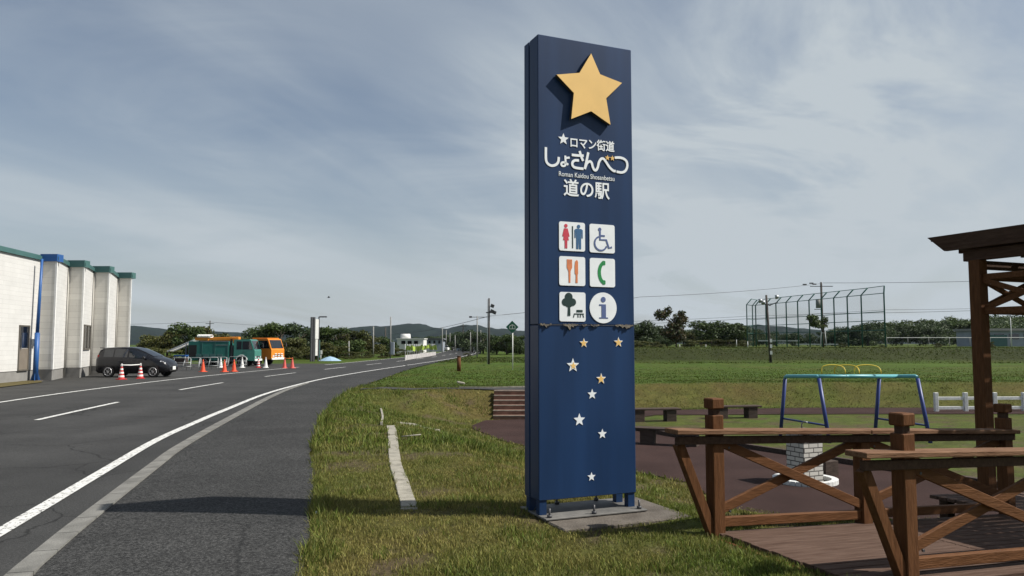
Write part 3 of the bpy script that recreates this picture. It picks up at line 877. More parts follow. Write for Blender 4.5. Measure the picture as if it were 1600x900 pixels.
# restaurant
p = panel(0.226, 2.277); f = fig(0.226, 2.277)
b = MB()
b.prism([f(*q) for q in ((.35, .50), (.43, .50), (.42, .10), (.36, .10))], FY0, FY1)
b.prism([f(*q) for q in ((.29, .72), (.29, .62), (.35, .50), (.43, .50), (.49, .62), (.49, .72))], FY0 - .0004, FY1)
for k in range(4): b.prism([f(.29 + .0533 * k, .72), f(.33 + .0533 * k, .72), f(.33 + .0533 * k, .90), f(.29 + .0533 * k, .90)], FY0, FY1)
b.prism([f(*q) for q in ((.62, .10), (.70, .10), (.70, .38), (.72, .42), (.72, .82), (.68, .90), (.61, .84), (.59, .70), (.59, .42), (.63, .38))], FY0, FY1)
b.build('fork_and_knife', M['pict_orange'], p)
# telephone
p = panel(0.571, 2.274); f = fig(0.571, 2.274)
b = MB()
b.ribbon([f(.62 + .25 * math.cos(R(a)), .50 + .37 * math.sin(R(a))) for a in range(112, 250, 9)], .036, FY0, FY1)
for z in (.84, .16):
    b.prism([f(.50, z - .07), f(.54, z - .08), f(.54, z + .08), f(.50, z + .07)], FY0 - .0006, FY1)
    b.prism([f(.555, z - .08), f(.61, z - .06), f(.61, z + .06), f(.555, z + .08)], FY0 - .0006, FY1)
b.build('telephone_handset', M['pict_green'], p)
# park
p = panel(0.227, 1.920); f = fig(0.227, 1.920)
b = MB()
for i, (x, z, r) in enumerate(((.35, .83, .15), (.22, .66, .13), (.50, .66, .13), (.36, .66, .18), (.33, .92, .06))):
    b.disc(f(x, z), r * .292, FY0 - .0003 * i, FY1, 18)
b.prism([f(*q) for q in ((.31, .20), (.41, .20), (.40, .52), (.33, .52))], FY0 - .002, FY1)
b.build('tree_figure', M['pict_dark'], p)
b = MB()
b.prism([f(*q) for q in ((.64, .32), (.88, .32), (.88, .40), (.65, .40))], FY0, FY1)
b.ribbon([f(.55, .26), f(.93, .26)], .011, FY0, FY1)
for x, dx in ((.56, -.03), (.70, .01), (.80, -.01), (.89, .03)): b.ribbon([f(x, .25), f(x + dx, .14)], .009, FY0 - .0005, FY1)
b.build('bench_figure', M['pict_dark'], p)
# information
p = panel(0.572, 1.912, 0.300, True); f = fig(0.572, 1.912, 0.300)
b = MB(); b.disc(f(.50, .78), .028, FY0, FY1, 20)
b.prism([f(*q) for q in ((.34, .62), (.60, .62), (.60, .18), (.68, .18), (.68, .14), (.34, .14), (.34, .18), (.43, .18), (.43, .57), (.34, .57))], FY0, FY1)
b.build('letter_i', M['pict_violet'], p)
# seam with torn vinyl
b = MB()
for cx, w, h in ((.075, .12, .028), (.345, .17, .055), (.50, .06, .022), (.62, .10, .022), (.96, .21, .045)):
    n = 15; poly = []
    for k in range(n + 1): poly.append((cx - w / 2 + w * k / n, 1.893 + random.uniform(-.006, .008)))
    for k in range(n, -1, -1):
        s = math.sin(math.pi * (k + .4) / (n + .8)); poly.append((cx - w / 2 + w * k / n, 1.884 - h * s * random.choice((.15, .4, .7, 1.0, .9)) * random.uniform(.6, 1.0)))
    MB().prism(poly, -0.012, -0.004, fn=lambda x, y, z: (x, y - max(0, 1.889 - z) * .35, z)).build('peeling_strip', M['peel'], SG)
MB().box((.545, -0.003, 1.8865), (1.085, 0.006, 0.006)).build('seam', M['dark_steel'], SG)

SL = thing('concrete_slab', 'weathered concrete footing slab under the blue sign pylon, sunk in the grass', 'slab', SA, TH)
MB().box((0.72, 0.02, -0.065), (1.40, 1.02, 0.19), bev=0.012).build('slab_body', M['concrete'], SL)

# ------------------------------------------------------------------ wooden ramp, railings, pergola
P1 = Vector((1.85, 7.10, 0.0))
SLOPE = -0.0435
def rz(s): return 0.0 + SLOPE * s
def W2(s, t, z):      # ramp coordinates: s along, t towards the camera side
    return P1 + EX * s - NY * t + Vector((0, 0, z))
RT = thing('wooden_ramp', 'brown plank ramp and platform leading down from the grass between the two railings', 'ramp', P1, TH)
mb = MB()
yy = -0.02
while yy < 1.72:
    w = 0.118
    s0 = random.uniform(-.02, .02)
    for sa, sb in ((s0, 1.9), (1.906, 4.2), (4.206, 7.5)):
        mb.beam((sa, -yy - w / 2, rz(sa) - .02), (sb - .006, -yy - w / 2, rz(sb) - .02 + random.uniform(-.002, .002)), w - 0.010, 0.04, 0.004)
    yy += w
mb.build('plank_deck', M['deck'], RT)
mb = MB()
yy = 0.13
while yy < 1.15:
    w = 0.118
    mb.beam((4.12, yy - w / 2 + .05, rz(4.12) - .02), (7.5, yy - w / 2 + .05, rz(7.5) - .02), w - 0.010, 0.04, 0.004)
    yy += w
mb.build('plank_platform', M['deck'], RT)
MB().beam((-.04, -1.80, -.13), (7.5, -1.80, rz(7.5) - .13), 0.05, 0.20, 0.005).build('edge_beam', M['wood'], RT)
MB().beam((-.04, 0.085, -.11), (4.1, 0.085, rz(4.1) - .11), 0.04, 0.14, 0.005).build('edge_beam', M['wood'], RT)
MB().beam((-.05, 0.03, -.085), (-.05, -1.75, -.085), 0.04, 0.10, 0.005).build('edge_beam', M['wood'], RT)
mb = MB()
for s in (0.5, 3.2, 5.4, 7.3):
    for t in (0.05, -1.7): MB().box((s, t, rz(s) - .55), (.12, .12, .95)).build('support_post', M['wood_dark'], RT)
for s in (4.4, 5.9, 7.3): MB().box((s, 1.1, rz(s) - .55), (.12, .12, .95)).build('support_post', M['wood_dark'], RT)

def capped_post(parent, s, y, z, base=-0.35, top=1.05):
    p = MB().box((s, y, (base + top) / 2 + z), (.122, .122, top - base), bev=.006).build('post', M['wood_v'], parent)
    MB().box((s, y, z + top + .030), (.075, .075, .06)).build('cap_neck', M['wood_dark'], p)
    MB().box((s, y, z + top + .105), (.135, .135, .095), bev=.010).build('cap', M['wood_v'], p)
    return p
def make_railing(t, s0, posts, s_end, label, oh=.40):
    r = thing('railing', label, 'railing', P1 - NY * t, TH)
    # capped / plain posts stand just behind the top board
    for s, cap in posts:
        if cap: capped_post(r, s, 0.0, rz(s))
        else: MB().box((s, 0.0, .27 + rz(s)), (.122, .122, 1.22), bev=.006).build('post', M['wood_v'], r)
    # top board in two lengths with a butt joint
    jo = posts[1][0] if len(posts) > 1 else s_end
    cuts = [s0 - oh, jo, s_end] if jo < s_end else [s0 - oh, s_end]
    for a, b in zip(cuts, cuts[1:]):
        MB().beam((a + .003, -.035, .905 + rz(a)), (b - .003, -.035, .905 + rz(b)), .20, .042, .006).build('top_rail', M['rail_top'], r)
    MB().beam((s0 - oh + .04, -.06, .846 + rz(s0)), (s_end - .02, -.06, .846 + rz(s_end)), .05, .070, .004).build('under_rail', M['wood_dark'], r)
    ps = [p for p, c in posts] + ([s_end] if s_end - posts[-1][0] > .5 else [])
    for a, b in zip(ps, ps[1:]):
        h1, h0 = .815, .13
        MB().beam((a + .065, -.022, h1 + rz(a) - .02), (b - .065, -.022, h0 + rz(b) + .06), .036, .085, .004).build('cross_brace', M['wood'], r)
        MB().beam((a + .065, .018, h0 + rz(a) + .06), (b - .065, .018, h1 + rz(b) - .02), .036, .085, .004).build('cross_brace', M['wood'], r)
        MB().beam((a + .064, 0, .085 + rz(a)), (b - .064, 0, .085 + rz(b)), .060, .085, .005).build('bottom_rail', M['wood'], r)
    for pz in (.80, .16):
        for p_ in ps[:-1]: MB().cyl((p_ + .13, -.045, pz + rz(p_) - (.05 if pz > .5 else -.02)), (p_ + .13, -.030, pz + rz(p_) - (.05 if pz > .5 else -.02)), .011, seg=8).build('bolt', M['dark_steel'], r)
    MB().beam((s0 - oh + .10, -.005, .81 + rz(s0)), (s0 - .03, -.005, -.06 + rz(s0)), .075, .085, .004).build('end_strut', M['wood_v'], r)
    return r
make_railing(0.0, 0.0, [(0, True), (1.80, False), (3.93, True)], 4.02, 'farther brown wooden railing with cross braces, on the park side of the ramp', .50)
make_railing(1.575, 0.515, [(0.515, True), (2.45, False), (4.4, True)], 4.5, 'nearer brown wooden railing with cross braces, cut off by the right edge of the photo', .52)

# pergola: corner post P2, sides run along EX and -NY
P2 = Vector((5.92, 9.72, -0.16))
PG = thing('pergola', 'dark brown timber pergola with crossed lattice on the platform at the right edge', 'pergola', P2, TH)
LX, LY = 3.0, 3.1
for x, y in ((0, 0), (LX, 0), (0, -LY), (LX, -LY)):
    MB().box((x, y, 1.46), (.152, .152, 2.92), bev=.008).build('post', M['wood_v'], PG)
for x in (0, LX):
    MB().beam((x, .16, 2.985), (x, -LY - .16, 2.985), .10, .14, .006).build('beam', M['wood_dark'], PG)
for y in (0, -LY):
    MB().beam((-.05, y, 2.86), (LX + .05, y, 2.86), .07, .11, .006).build('tie_beam', M['wood_dark'], PG)
for x in (0.0, LX):
    MB().beam((x, -.076, 2.70), (x, -LY + .076, 2.70), .05, .075, .004).build('lattice_rail', M['wood'], PG)
    MB().beam((x, -.076, 2.27), (x, -LY + .076, 2.27), .05, .085, .004).build('lattice_rail', M['wood'], PG)
    for k in range(3):
        a, b = -.08 - k * (LY - .16) / 3, -.08 - (k + 1) * (LY - .16) / 3
        MB().beam((x - .016, a, 2.66), (x - .016, b, 2.31), .028, .065).build('lattice_brace', M['wood'], PG)
        MB().beam((x + .016, a, 2.31), (x + .016, b, 2.66), .028, .065).build('lattice_brace', M['wood'], PG)
    for k in (1, 2):
        y = -.08 - k * (LY - .16) / 3
        MB().box((x, y, 2.80), (.05, .09, .20)).build('strut', M['wood'], PG)
for y in (0.0, -LY):
    for z in (2.27, 2.70): MB().beam((.076, y, z), (LX - .076, y, z), .05, .075, .004).build('lattice_rail', M['wood'], PG)
    for k in range(3):
        a, b = .08 + k * (LX - .16) / 3, .08 + (k + 1) * (LX - .16) / 3
        MB().beam((a, y - .016, 2.66), (b, y - .016, 2.31), .028, .065).build('lattice_brace', M['wood'], PG)
        MB().beam((a, y + .016, 2.31), (b, y + .016, 2.66), .028, .065).build('lattice_brace', M['wood'], PG)
# roof: side boards with raked ends, rafters across, gapped slats on top
def raked(x, name):
    poly = [(.60, 3.275), (.36, 3.07), (-LY - .36, 3.07), (-LY - .60, 3.275)]
    b = MB()
    b.prism(poly, x - .03, x + .03, fn=lambda u, y, z: (y, u, z))
    b.build(name, M['wood_dark'], PG)
for x in (-.10, LX + .10): raked(x, 'barge_board')
for k in range(5):
    x = .25 + k * (LX - .5) / 4
    MB().beam((x, .42, 3.115), (x, -LY - .42, 3.115), .05, .11).build('rafter', M['wood_dark'], PG)
mb = MB()
y = .54
while y > -LY - .56:
    mb.beam((-.065, y, 3.235), (LX + .065, y, 3.235), .115, .022); y -= .135
mb.build('roof_slats', M['wood_dark'], PG)

# ------------------------------------------------------------------ play area and park furniture
# climbing frame: two flat-topped pipe frames, a linking bar and yellow hoops
d1, d2 = 20.6, 21.6
def fz(px, py, d): return at(px, py, d)
CFb = Vector((at(1330, 690, 21).x, 21.0, FLOOR))
CF = thing('climbing_frame', 'dark blue and teal pipe climbing frame with yellow hoops on the park grass', 'play frame', CFb)
def loc(p): return Vector(p) - CFb
A1, A2 = at(1227, 588, d2), at(1279, 588, d1)
B3, B4 = at(1374, 588, d2), at(1433, 588, d1)
def bend(a, top1, top2, b, r=0.045, name='end_frame'):
    pts = [a, top1 + (a - top1).normalized() * .10, top1 + (top2 - top1).normalized() * .02 + (a - top1).normalized() * .03, top1 + (top2 - top1).normalized() * .10,
           top2 + (top1 - top2).normalized() * .10, top2 + (top1 - top2).normalized() * .02 + (b - top2).normalized() * .03, top2 + (b - top2).normalized() * .10, b]
    return pts
def foot(px, d): 
    p = at(px, 600, d); return Vector((p.x, d, FLOOR - .05))
F1, F2, F3, F4 = foot(1217, d2 + .35), foot(1294, d1 - .35), foot(1364, d2 + .35), foot(1451, d1 - .35)
for a, t in ((F1, A1), (F2, A2), (F3, B3), (F4, B4)):
    MB().tube([loc(a), loc(t + (a - t).normalized() * .06)], .050, 12).build('leg', M['swing_blue'], CF)
for p, q_ in ((A1, A2), (B3, B4)):
    MB().tube([loc(p + (F1 - A1) * .02), loc(p + (q_ - p) * .04), loc(p + (q_ - p) * .96), loc(q_ + (F4 - B4) * .02)], .050, 12).build('top_bar', M['swing_teal'], CF)
MB().tube([loc((A1 + A2) / 2), loc((B3 + B4) / 2)], .052, 12).build('link_bar', M['swing_teal'], CF)
MB().tube([loc(A2), loc(B3 + Vector((0, .02, 0)))], .040, 12).build('link_bar', M['swing_teal'], CF)
for a, b in ((F1, F2), (F3, F4)):
    a2, b2 = a + (Vector((a.x, a.y, .0)) - a) * 0, b
    MB().tube([loc(Vector((a.x + (b.x - a.x) * .04, a.y + (b.y - a.y) * .04, FLOOR + .50))), loc(Vector((a.x + (b.x - a.x) * .96, a.y + (b.y - a.y) * .96, FLOOR + .46)))], .026, 8).build('foot_bar', M['swing_blue'], CF)
for i, (xa, xb) in enumerate(((1284, 1321), (1304, 1343), (1335, 1377))):
    a, b = at(xa, 584, 21.2 + .25 * (i % 2)), at(xb, 584, 21.0 - .25 * (i % 2))
    pts = []
    for k in range(15):
        t = k / 14; p = a.lerp(b, t); w = math.sin(math.pi * t) ** .6
        pts.append(loc(p + Vector((-(.10) * math.sin(2 * math.pi * t), .08 * math.sin(math.pi * t), .24 * w))))
    MB().tube(pts, .015, 8).build('hoop', M['yellow'], CF)

# white brick drinking fountain with a round basin
fb = at(1258, 749, 14.55); fb.z = FLOOR
DF = thing('drinking_fountain', 'square white brick drinking fountain pillar standing in a round white basin', 'fountain', fb, TH)
MB().box((0, 0, .47), (.45, .45, .92)).build('pillar', M['white_brick'], DF)
cp = MB().box((0, 0, .965), (.50, .50, .07), bev=.01).build('cap_slab', M['concrete'], DF)
MB().tube([(.0, .05, 1.0), (0, .05, 1.10), (0, -.02, 1.15), (0, -.10, 1.13)], .014).build('spout', M['steel'], cp)
mb = MB()
N = 36
for k in range(N):
    a0, a1 = 2 * math.pi * k / N + .01, 2 * math.pi * (k + 1) / N - .01
    c0, s0, c1_, s1_ = math.cos(a0), math.sin(a0), math.cos(a1), math.sin(a1)
    V = [(c0 * .46, s0 * .46), (c0 * .58, s0 * .58), (c1_ * .58, s1_ * .58), (c1_ * .46, s1_ * .46)]
    lo = [mb.bm.verts.new((x, y, 0)) for x, y in V]; hi = [mb.bm.verts.new((x, y, .11)) for x, y in V]
    mb.bm.faces.new(hi)
    for i in range(4): mb.bm.faces.new((lo[i], lo[(i + 1) % 4], hi[(i + 1) % 4], hi[i]))
mb.build('basin_rim', M['white_faded'], DF)
MB().cyl((0, 0, .0), (0, 0, .035), .47, seg=36).build('basin_floor', M['concrete'], DF)
sb = at(1290, 735, 15.3)
tag(MB().box((sb.x, sb.y, FLOOR + .15), (.34, .34, .34), (0, 0, TH), .01).build('step_block', M['old_wood']), 'small dark step block on the paving beside the white brick fountain', 'step block')

def make_bench(label):
    b = thing('bench', label, 'bench', (0, 0, 0), 0, 'plank benches on the paved plaza')
    for k in range(4): MB().box((0, -.17 + .113 * k, .425), (1.75, .10, .055), bev=.008).build('seat_plank', M['old_wood'], b)
    for s in (-1, 1): MB().box((s * .55, 0, .20), (.34, .38, .40), bev=.01).build('leg', M['old_wood'], b)
    return b
bA = make_bench('dark plank bench half hidden by the right edge of the blue sign')
bA.location = (at(1022, 655, 25.9).x, 25.9, FLOOR)
bA.rotation_euler.z = R(8)
for (px, py, d, rz_, lab) in ((1150, 650, 27.0, 10, 'dark plank bench behind the post cap of the farther railing'),
                              (1046, 690, 19.8, -24, 'dark plank bench nearest the ramp, seen just left of the railing end')):
    c = copy_tree(bA); c.location = (at(px, py, d).x, d, FLOOR); c.rotation_euler.z = R(rz_); c['label'] = lab

# low white two-rail fence
wf = at(1463, 640, 29.5); wf.z = FLOOR
WF = thing('white_fence', 'low white two-rail fence on the grass behind the pergola post', 'fence', wf)
for k in range(5):
    MB().box((k * 1.15, 0.25 * k * 0.2, .36), (.14, .14, .76), bev=.012).build('post', M['white_faded'], WF)
for k in range(4):
    for z in (.16, .52):
        MB().beam((k * 1.15 + .08, .05 * k - .02, z), (k * 1.15 + 1.07, .05 * k + .03, z), .06, .12, .008).build('rail', M['white_faded'], WF)

# wooden stump post and path marker on the far verge
sp_ = at(717, 578, 47.5); sp_.z = tz(sp_.x, sp_.y)
SP = thing('wooden_post', 'short thick brown wooden post standing in the verge grass left of the sign', 'post', sp_)
MB().cyl((0, 0, -.1), (0, 0, .86), .125, .12, 14).build('shaft', M['wood_v'], SP)
MB().cyl((0, 0, .86), (0, 0, .93), .135, .10, 14).build('cap', M['wood_dark'], SP)
ws = at(720, 599, 31.5)
tag(MB().box((ws.x, ws.y, tz(ws.x, ws.y) + .07), (.34, .14, .10), (0, R(12), R(12)), .03).build('stone', M['pale_conc']), 'small pale stone lying in the bright grass beside the path', 'stone')

# ------------------------------------------------------------------ community building on the left
B0 = Vector((-22.1, 35.9, 0))
bang = math.atan2(0.992, -0.128) - math.pi / 2      # local +y runs along the wall, +x points to the road
BD = thing('hall_building', 'long white clad hall with a teal roof edge and four saw tooth bays', 'building', B0, bang)
ZW = 5.62
TEETH = [(0, 0), (.73, -.095), (.048, 2.717), (.86, 2.61), (.12, 5.63), (.98, 5.52), (.0, 9.38), (.82, 9.27), (.60, 9.95)]
PLAN = [(-14, -16), (0, -16)] + TEETH + [(-14, 9.95)]
flat = lambda x, y, z: (x, z, y)
MB().prism(PLAN, .50, ZW - .02, fn=flat).build('wall', M['siding'], BD)
MB().prism([(x - .03, y) for x, y in PLAN], -.05, .50, fn=flat).build('plinth', M['plinth'], BD)
def grow(P, k): return [(x + k, y - (k if i % 2 == 1 and i > 1 else 0)) for i, (x, y) in enumerate(P)]
mb = MB()
mb.prism(grow(PLAN, .09), ZW - .02, ZW + .16, fn=flat); mb.prism(grow(PLAN, .03), ZW + .162, ZW + .21, fn=flat)
mb.build('fascia', M['teal'], BD)
for i in range(0, 8, 2):
    (xa, ya), (xb, yb) = TEETH[i], TEETH[i + 1]
    L_ = math.hypot(xb - xa, yb - ya); mid = ((xa + xb) / 2, (ya + yb) / 2); an = math.atan2(yb - ya, xb - xa)
    MB().box((mid[0] + .012 * math.sin(an), mid[1] - .012, (ZW + .5) / 2 - .01), (L_ - .10, .03, ZW - .54), (0, 0, an)).build('bay_face', M['siding_fin'], BD)
    MB().box((xb - .02, yb - .012, (ZW + .5) / 2 - .01), (.09, .05, ZW - .54), (0, 0, an)).build('corner_trim', M['white'], BD)
    tag(MB().box((mid[0] + .06, mid[1] + .10, ZW + .10), (L_ + .06, .50, .34), (0, 0, an)).build('bay_cap', M['blue'] if i == 0 else M['teal'], BD), 'blue painted bay cap' if i == 0 else None)
def opening(y, z0, w, h, name, m, dark=None):
    f = MB()
    for a, b, c, d in ((y - w / 2, z0 + h / 2, .06, h), (y + w / 2, z0 + h / 2, .06, h)): f.box((.012, a, b), (.07, c, d))
    for z in (z0, z0 + h): f.box((.012, y, z), (.07, w + .06, .06))
    fr = f.build(name, M['frame'], BD)
    return fr
dy = -1.35
fr = opening(dy, .52, .86, 1.98, 'door', None)
MB().box((.010, dy, .52 + .49), (.03, .80, .94)).build('door_leaf', M['door'], fr)
MB().box((.012, dy, .52 + 1.47), (.03, .80, .94)).build('pane', M['glass'], fr)
MB().box((.04, dy - .3, 1.5), (.05, .04, .12)).build('handle', M['steel'], fr)
(xa, ya), (xb, yb) = TEETH[3], TEETH[4]
an = math.atan2(yb - ya, xb - xa)
pm_ = (xa + (xb - xa) * .5, ya + (yb - ya) * .5)
nv = Vector((math.sin(an), -math.cos(an), 0))
wf_ = MB()
for du, dz_, su, sz in ((-1.0, 0, .07, 1.22), (1.0, 0, .07, 1.22), (0, -.61, 2.07, .07), (0, .61, 2.07, .07), (0, 0, .05, 1.16)):
    wf_.box((pm_[0] + du * math.cos(an) + nv.x * .02, pm_[1] + du * math.sin(an) + nv.y * .02, 2.03 + dz_), (su, .08, sz), (0, 0, an))
fr = wf_.build('window', M['frame'], BD)
MB().box((pm_[0] + nv.x * .012, pm_[1] + nv.y * .012, 2.03), (1.94, .03, 1.16), (0, 0, an)).build('pane', M['glass'], fr)
fr = opening(-8.0, 1.42, 1.6, 1.22, 'window', None)
MB().box((.010, -8.0, 1.42 + .61), (.03, 1.54, 1.16)).build('pane', M['glass'], fr)
MB().box((.06, -.55, 1.75), (.10, .22, .34), bev=.01).build('meter_box', M['white'], BD)

for (x, y) in (TEETH[2], TEETH[4], TEETH[6]):
    MB().cyl((x + .07, y - .10, .1), (x + .07, y - .10, ZW - .1), .04, seg=10).build('downpipe', M['siding_pipe'], BD)
for y in (-4.6, -11.5): MB().box((.05, y, 3.9), (.12, .42, .36), bev=.02).build('vent_hood', M['steel'], BD)
pp = at(55, 592, 35.2); pp.z = 0
BP = thing('blue_pole', 'tall tapering blue pole standing in front of the corner of the white hall', 'pole', pp)
MB().cyl((0, 0, 0), (0, 0, 2.2), .115, .105, 14).build('sleeve', M['blue'], BP)
MB().cyl((.0, 0, 2.2), (.04, .05, 5.6), .075, .055, 12).build('shaft', M['blue'], BP)
MB().box((0, 0, .02), (.45, .45, .04)).build('base_plate', M['concrete'], BP)
for k in range(4):
    a = k * math.pi / 2 + .4
    MB().prism([(.10, .04), (.20, .04), (.10, .38)], -.012, .012, fn=lambda x, y, z, a=a: (x * math.cos(a) - y * math.sin(a), x * math.sin(a) + y * math.cos(a), z)).build('rib', M['blue'], BP)
for k, px in enumerate((20, 29)):
    q_ = at(px, 591, 35.4)
    t = thing('rubber_tyre', ('left' if k == 0 else 'right') + ' one of two dark old tyres lying at the foot of the white hall', 'tyre', (q_.x, q_.y, 0))
    b = MB(); b.tube([(.20 * math.cos(a), .20 * math.sin(a), .12 + .02 * k) for a in np.linspace(0, 2 * math.pi, 19)], .10, 8); b.build('tread', M['tyre'], t)

# ------------------------------------------------------------------ black hatchback
def wheel(parent, x, y, r, w, side, m_rim=None):
    t = MB().cyl((x, y - w / 2, r), (x, y + w / 2, r), r, seg=24).build('wheel', M['tyre'], parent)
    ys = y + side * (w / 2 + .004)
    b = MB()
    b.cyl((x, ys, r), (x, ys - side * .02, r), r * .20, seg=12)
    n = 6
    for k in range(n):
        a = 2 * math.pi * k / n + .3
        b.beam((x + .05 * math.cos(a), ys, r + .05 * math.sin(a)), (x + r * .66 * math.cos(a), ys, r + r * .66 * math.sin(a)), .014, .055 * r / .3, up=(0, 1, 0))
    ring = [(x + r * .66 * math.cos(a), ys, r + r * .66 * math.sin(a)) for a in np.linspace(0, 2 * math.pi, 25)]
    b.tube(ring, .020, 6)
    b.build('rim', m_rim or M['rim'], t)
    return t
def loft(mb, secs, mi=0):
    rings = [[mb.bm.verts.new(p) for p in s] for s in secs]
    n = len(rings[0])
    for A, B in zip(rings, rings[1:]):
        for k in range(n - 1):
            f = mb.bm.faces.new((A[k], A[k + 1], B[k + 1], B[k])); f.smooth = True
    mb.bm.faces.new(rings[0]); mb.bm.faces.new(rings[-1][::-1])
    return mb
carp = Vector((-19.25, 39.75, 0))
CAR = thing('parked_car', 'black compact hatchback car parked in front of the white hall, facing right', 'car', carp, R(1))
CAR.scale = (.935, 1, 1)
# stations: x, half width, sill z, belt z, roof z (== belt where there is only bonnet), roof half width
ST = [(-1.95, .60, .42, .80, .86, .52), (-1.90, .76, .28, .95, 1.12, .60), (-1.76, .815, .22, 1.0, 1.40, .61), (-1.55, .83, .21, 1.0, 1.485, .62), (-1.2, .84, .20, 1.0, 1.515, .62), (-.70, .845, .19, .99, 1.525, .63),
      (-.15, .845, .19, .975, 1.515, .63), (.15, .845, .19, .965, 1.465, .62), (.55, .845, .19, .96, 1.32, .63), (.92, .84, .20, .955, 1.15, .65), (1.18, .835, .20, .93, 1.03, .66), (1.48, .815, .21, .86, .945, .62),
      (1.74, .75, .24, .74, .82, .54), (1.90, .64, .30, .60, .66, .42), (1.955, .50, .36, .50, .53, .32)]
secs = []
for x, w, zs, zb, zr, wr in ST:
    secs.append([(x, -w * .88, zs), (x, -w * .985, zs + .06), (x, -w, (zs + zb) / 2), (x, -w * .985, zb - .05), (x, -w * .95, zb), (x, -(w * .95 * .35 + wr * .65), zb + (zr - zb) * .62), (x, -wr, zr - .035), (x, -wr * .7, zr),
                 (x, 0, zr + .015), (x, wr * .7, zr), (x, wr, zr - .035), (x, (w * .95 * .35 + wr * .65), zb + (zr - zb) * .62), (x, w * .95, zb), (x, w * .985, zb - .05), (x, w, (zs + zb) / 2), (x, w * .985, zs + .06), (x, w * .88, zs)])
loft(MB(), secs).build('body', M['car_paint'], CAR)
def sec_at(x):
    a = np.array([s[0] for s in ST]); return [float(np.interp(x, a, [s[i] for s in ST])) for i in range(1, 6)]
def side_pt(x, f, side, off=.006):
    w, zs, zb, zr, wr = sec_at(x)
    y1, z1 = w * .95, zb; y2, z2 = (w * .95 * .35 + wr * .65), zb + (zr - zb) * .62; y3, z3 = wr, zr - .035
    if f < .62: t = f / .62; y, z = y1 + (y2 - y1) * t, z1 + (z2 - z1) * t
    else: t = (f - .62) / .38; y, z = y2 + (y3 - y2) * t, z2 + (z3 - z2) * t
    return (x, side * (y + off), z)
for side in (-1, 1):
    for xa, xb, nm in ((-1.50, -.98, 'rear_quarter_window'), (-.92, -.22, 'side_window'), (-.14, .78, 'side_window')):
        b = MB(); xs = np.linspace(xa, xb, 7)
        g_ = [[b.bm.verts.new(side_pt(x, f, side)) for f in (.06, .35, .62, .86)] for x in xs]
        for A, B in zip(g_, g_[1:]):
            for k in range(3): b.bm.faces.new((A[k], A[k + 1], B[k + 1], B[k]))
        b.build(nm, M['glass'], CAR)
    b = MB().box((1.62, side * .66, .73), (.34, .16, .15), (0, R(20), R(-side * 24)), .04); b.build('headlight', M['lamp'], CAR)
    MB().box((-1.80, side * .69, .98), (.12, .10, .30), (0, 0, R(side * 18)), .02).build('tail_light', M['red_lamp'], CAR)
    MB().box((.72, side * .93, 1.0), (.12, .16, .13), bev=.03).build('wing_mirror', M['car_paint'], CAR)
    for x in (-1.20, 1.20): wheel(CAR, x, side * .75, .295, .19, side)
    for x, hx in ((-.55, .10), (.15, .10)): MB().box((x, side * .862, .86), (.16, .025, .03)).build('door_handle', M['dark_steel'], CAR)
b = MB()
xs = np.linspace(.18, 1.12, 7)
g_ = []
for x in xs:
    w, zs, zb, zr, wr = sec_at(x)
    g_.append([b.bm.verts.new((x + .005, y * wr, zr + .022 - .03 * abs(y) ** 3)) for y in (-.9, -.5, 0, .5, .9)])
for A, B in zip(g_, g_[1:]):
    for k in range(4): b.bm.faces.new((A[k], A[k + 1], B[k + 1], B[k]))
b.build('windscreen', M['glass'], CAR)
MB().box((1.965, 0, .46), (.02, .34, .17)).build('number_plate', M['plate'], CAR)
MB().box((1.93, 0, .34), (.06, .9, .10), bev=.02).build('grille', M['tyre'], CAR)
MB().box((-1.72, 0, 1.475), (.26, 1.05, .03), (0, R(6), 0), .01).build('spoiler', M['car_paint'], CAR)

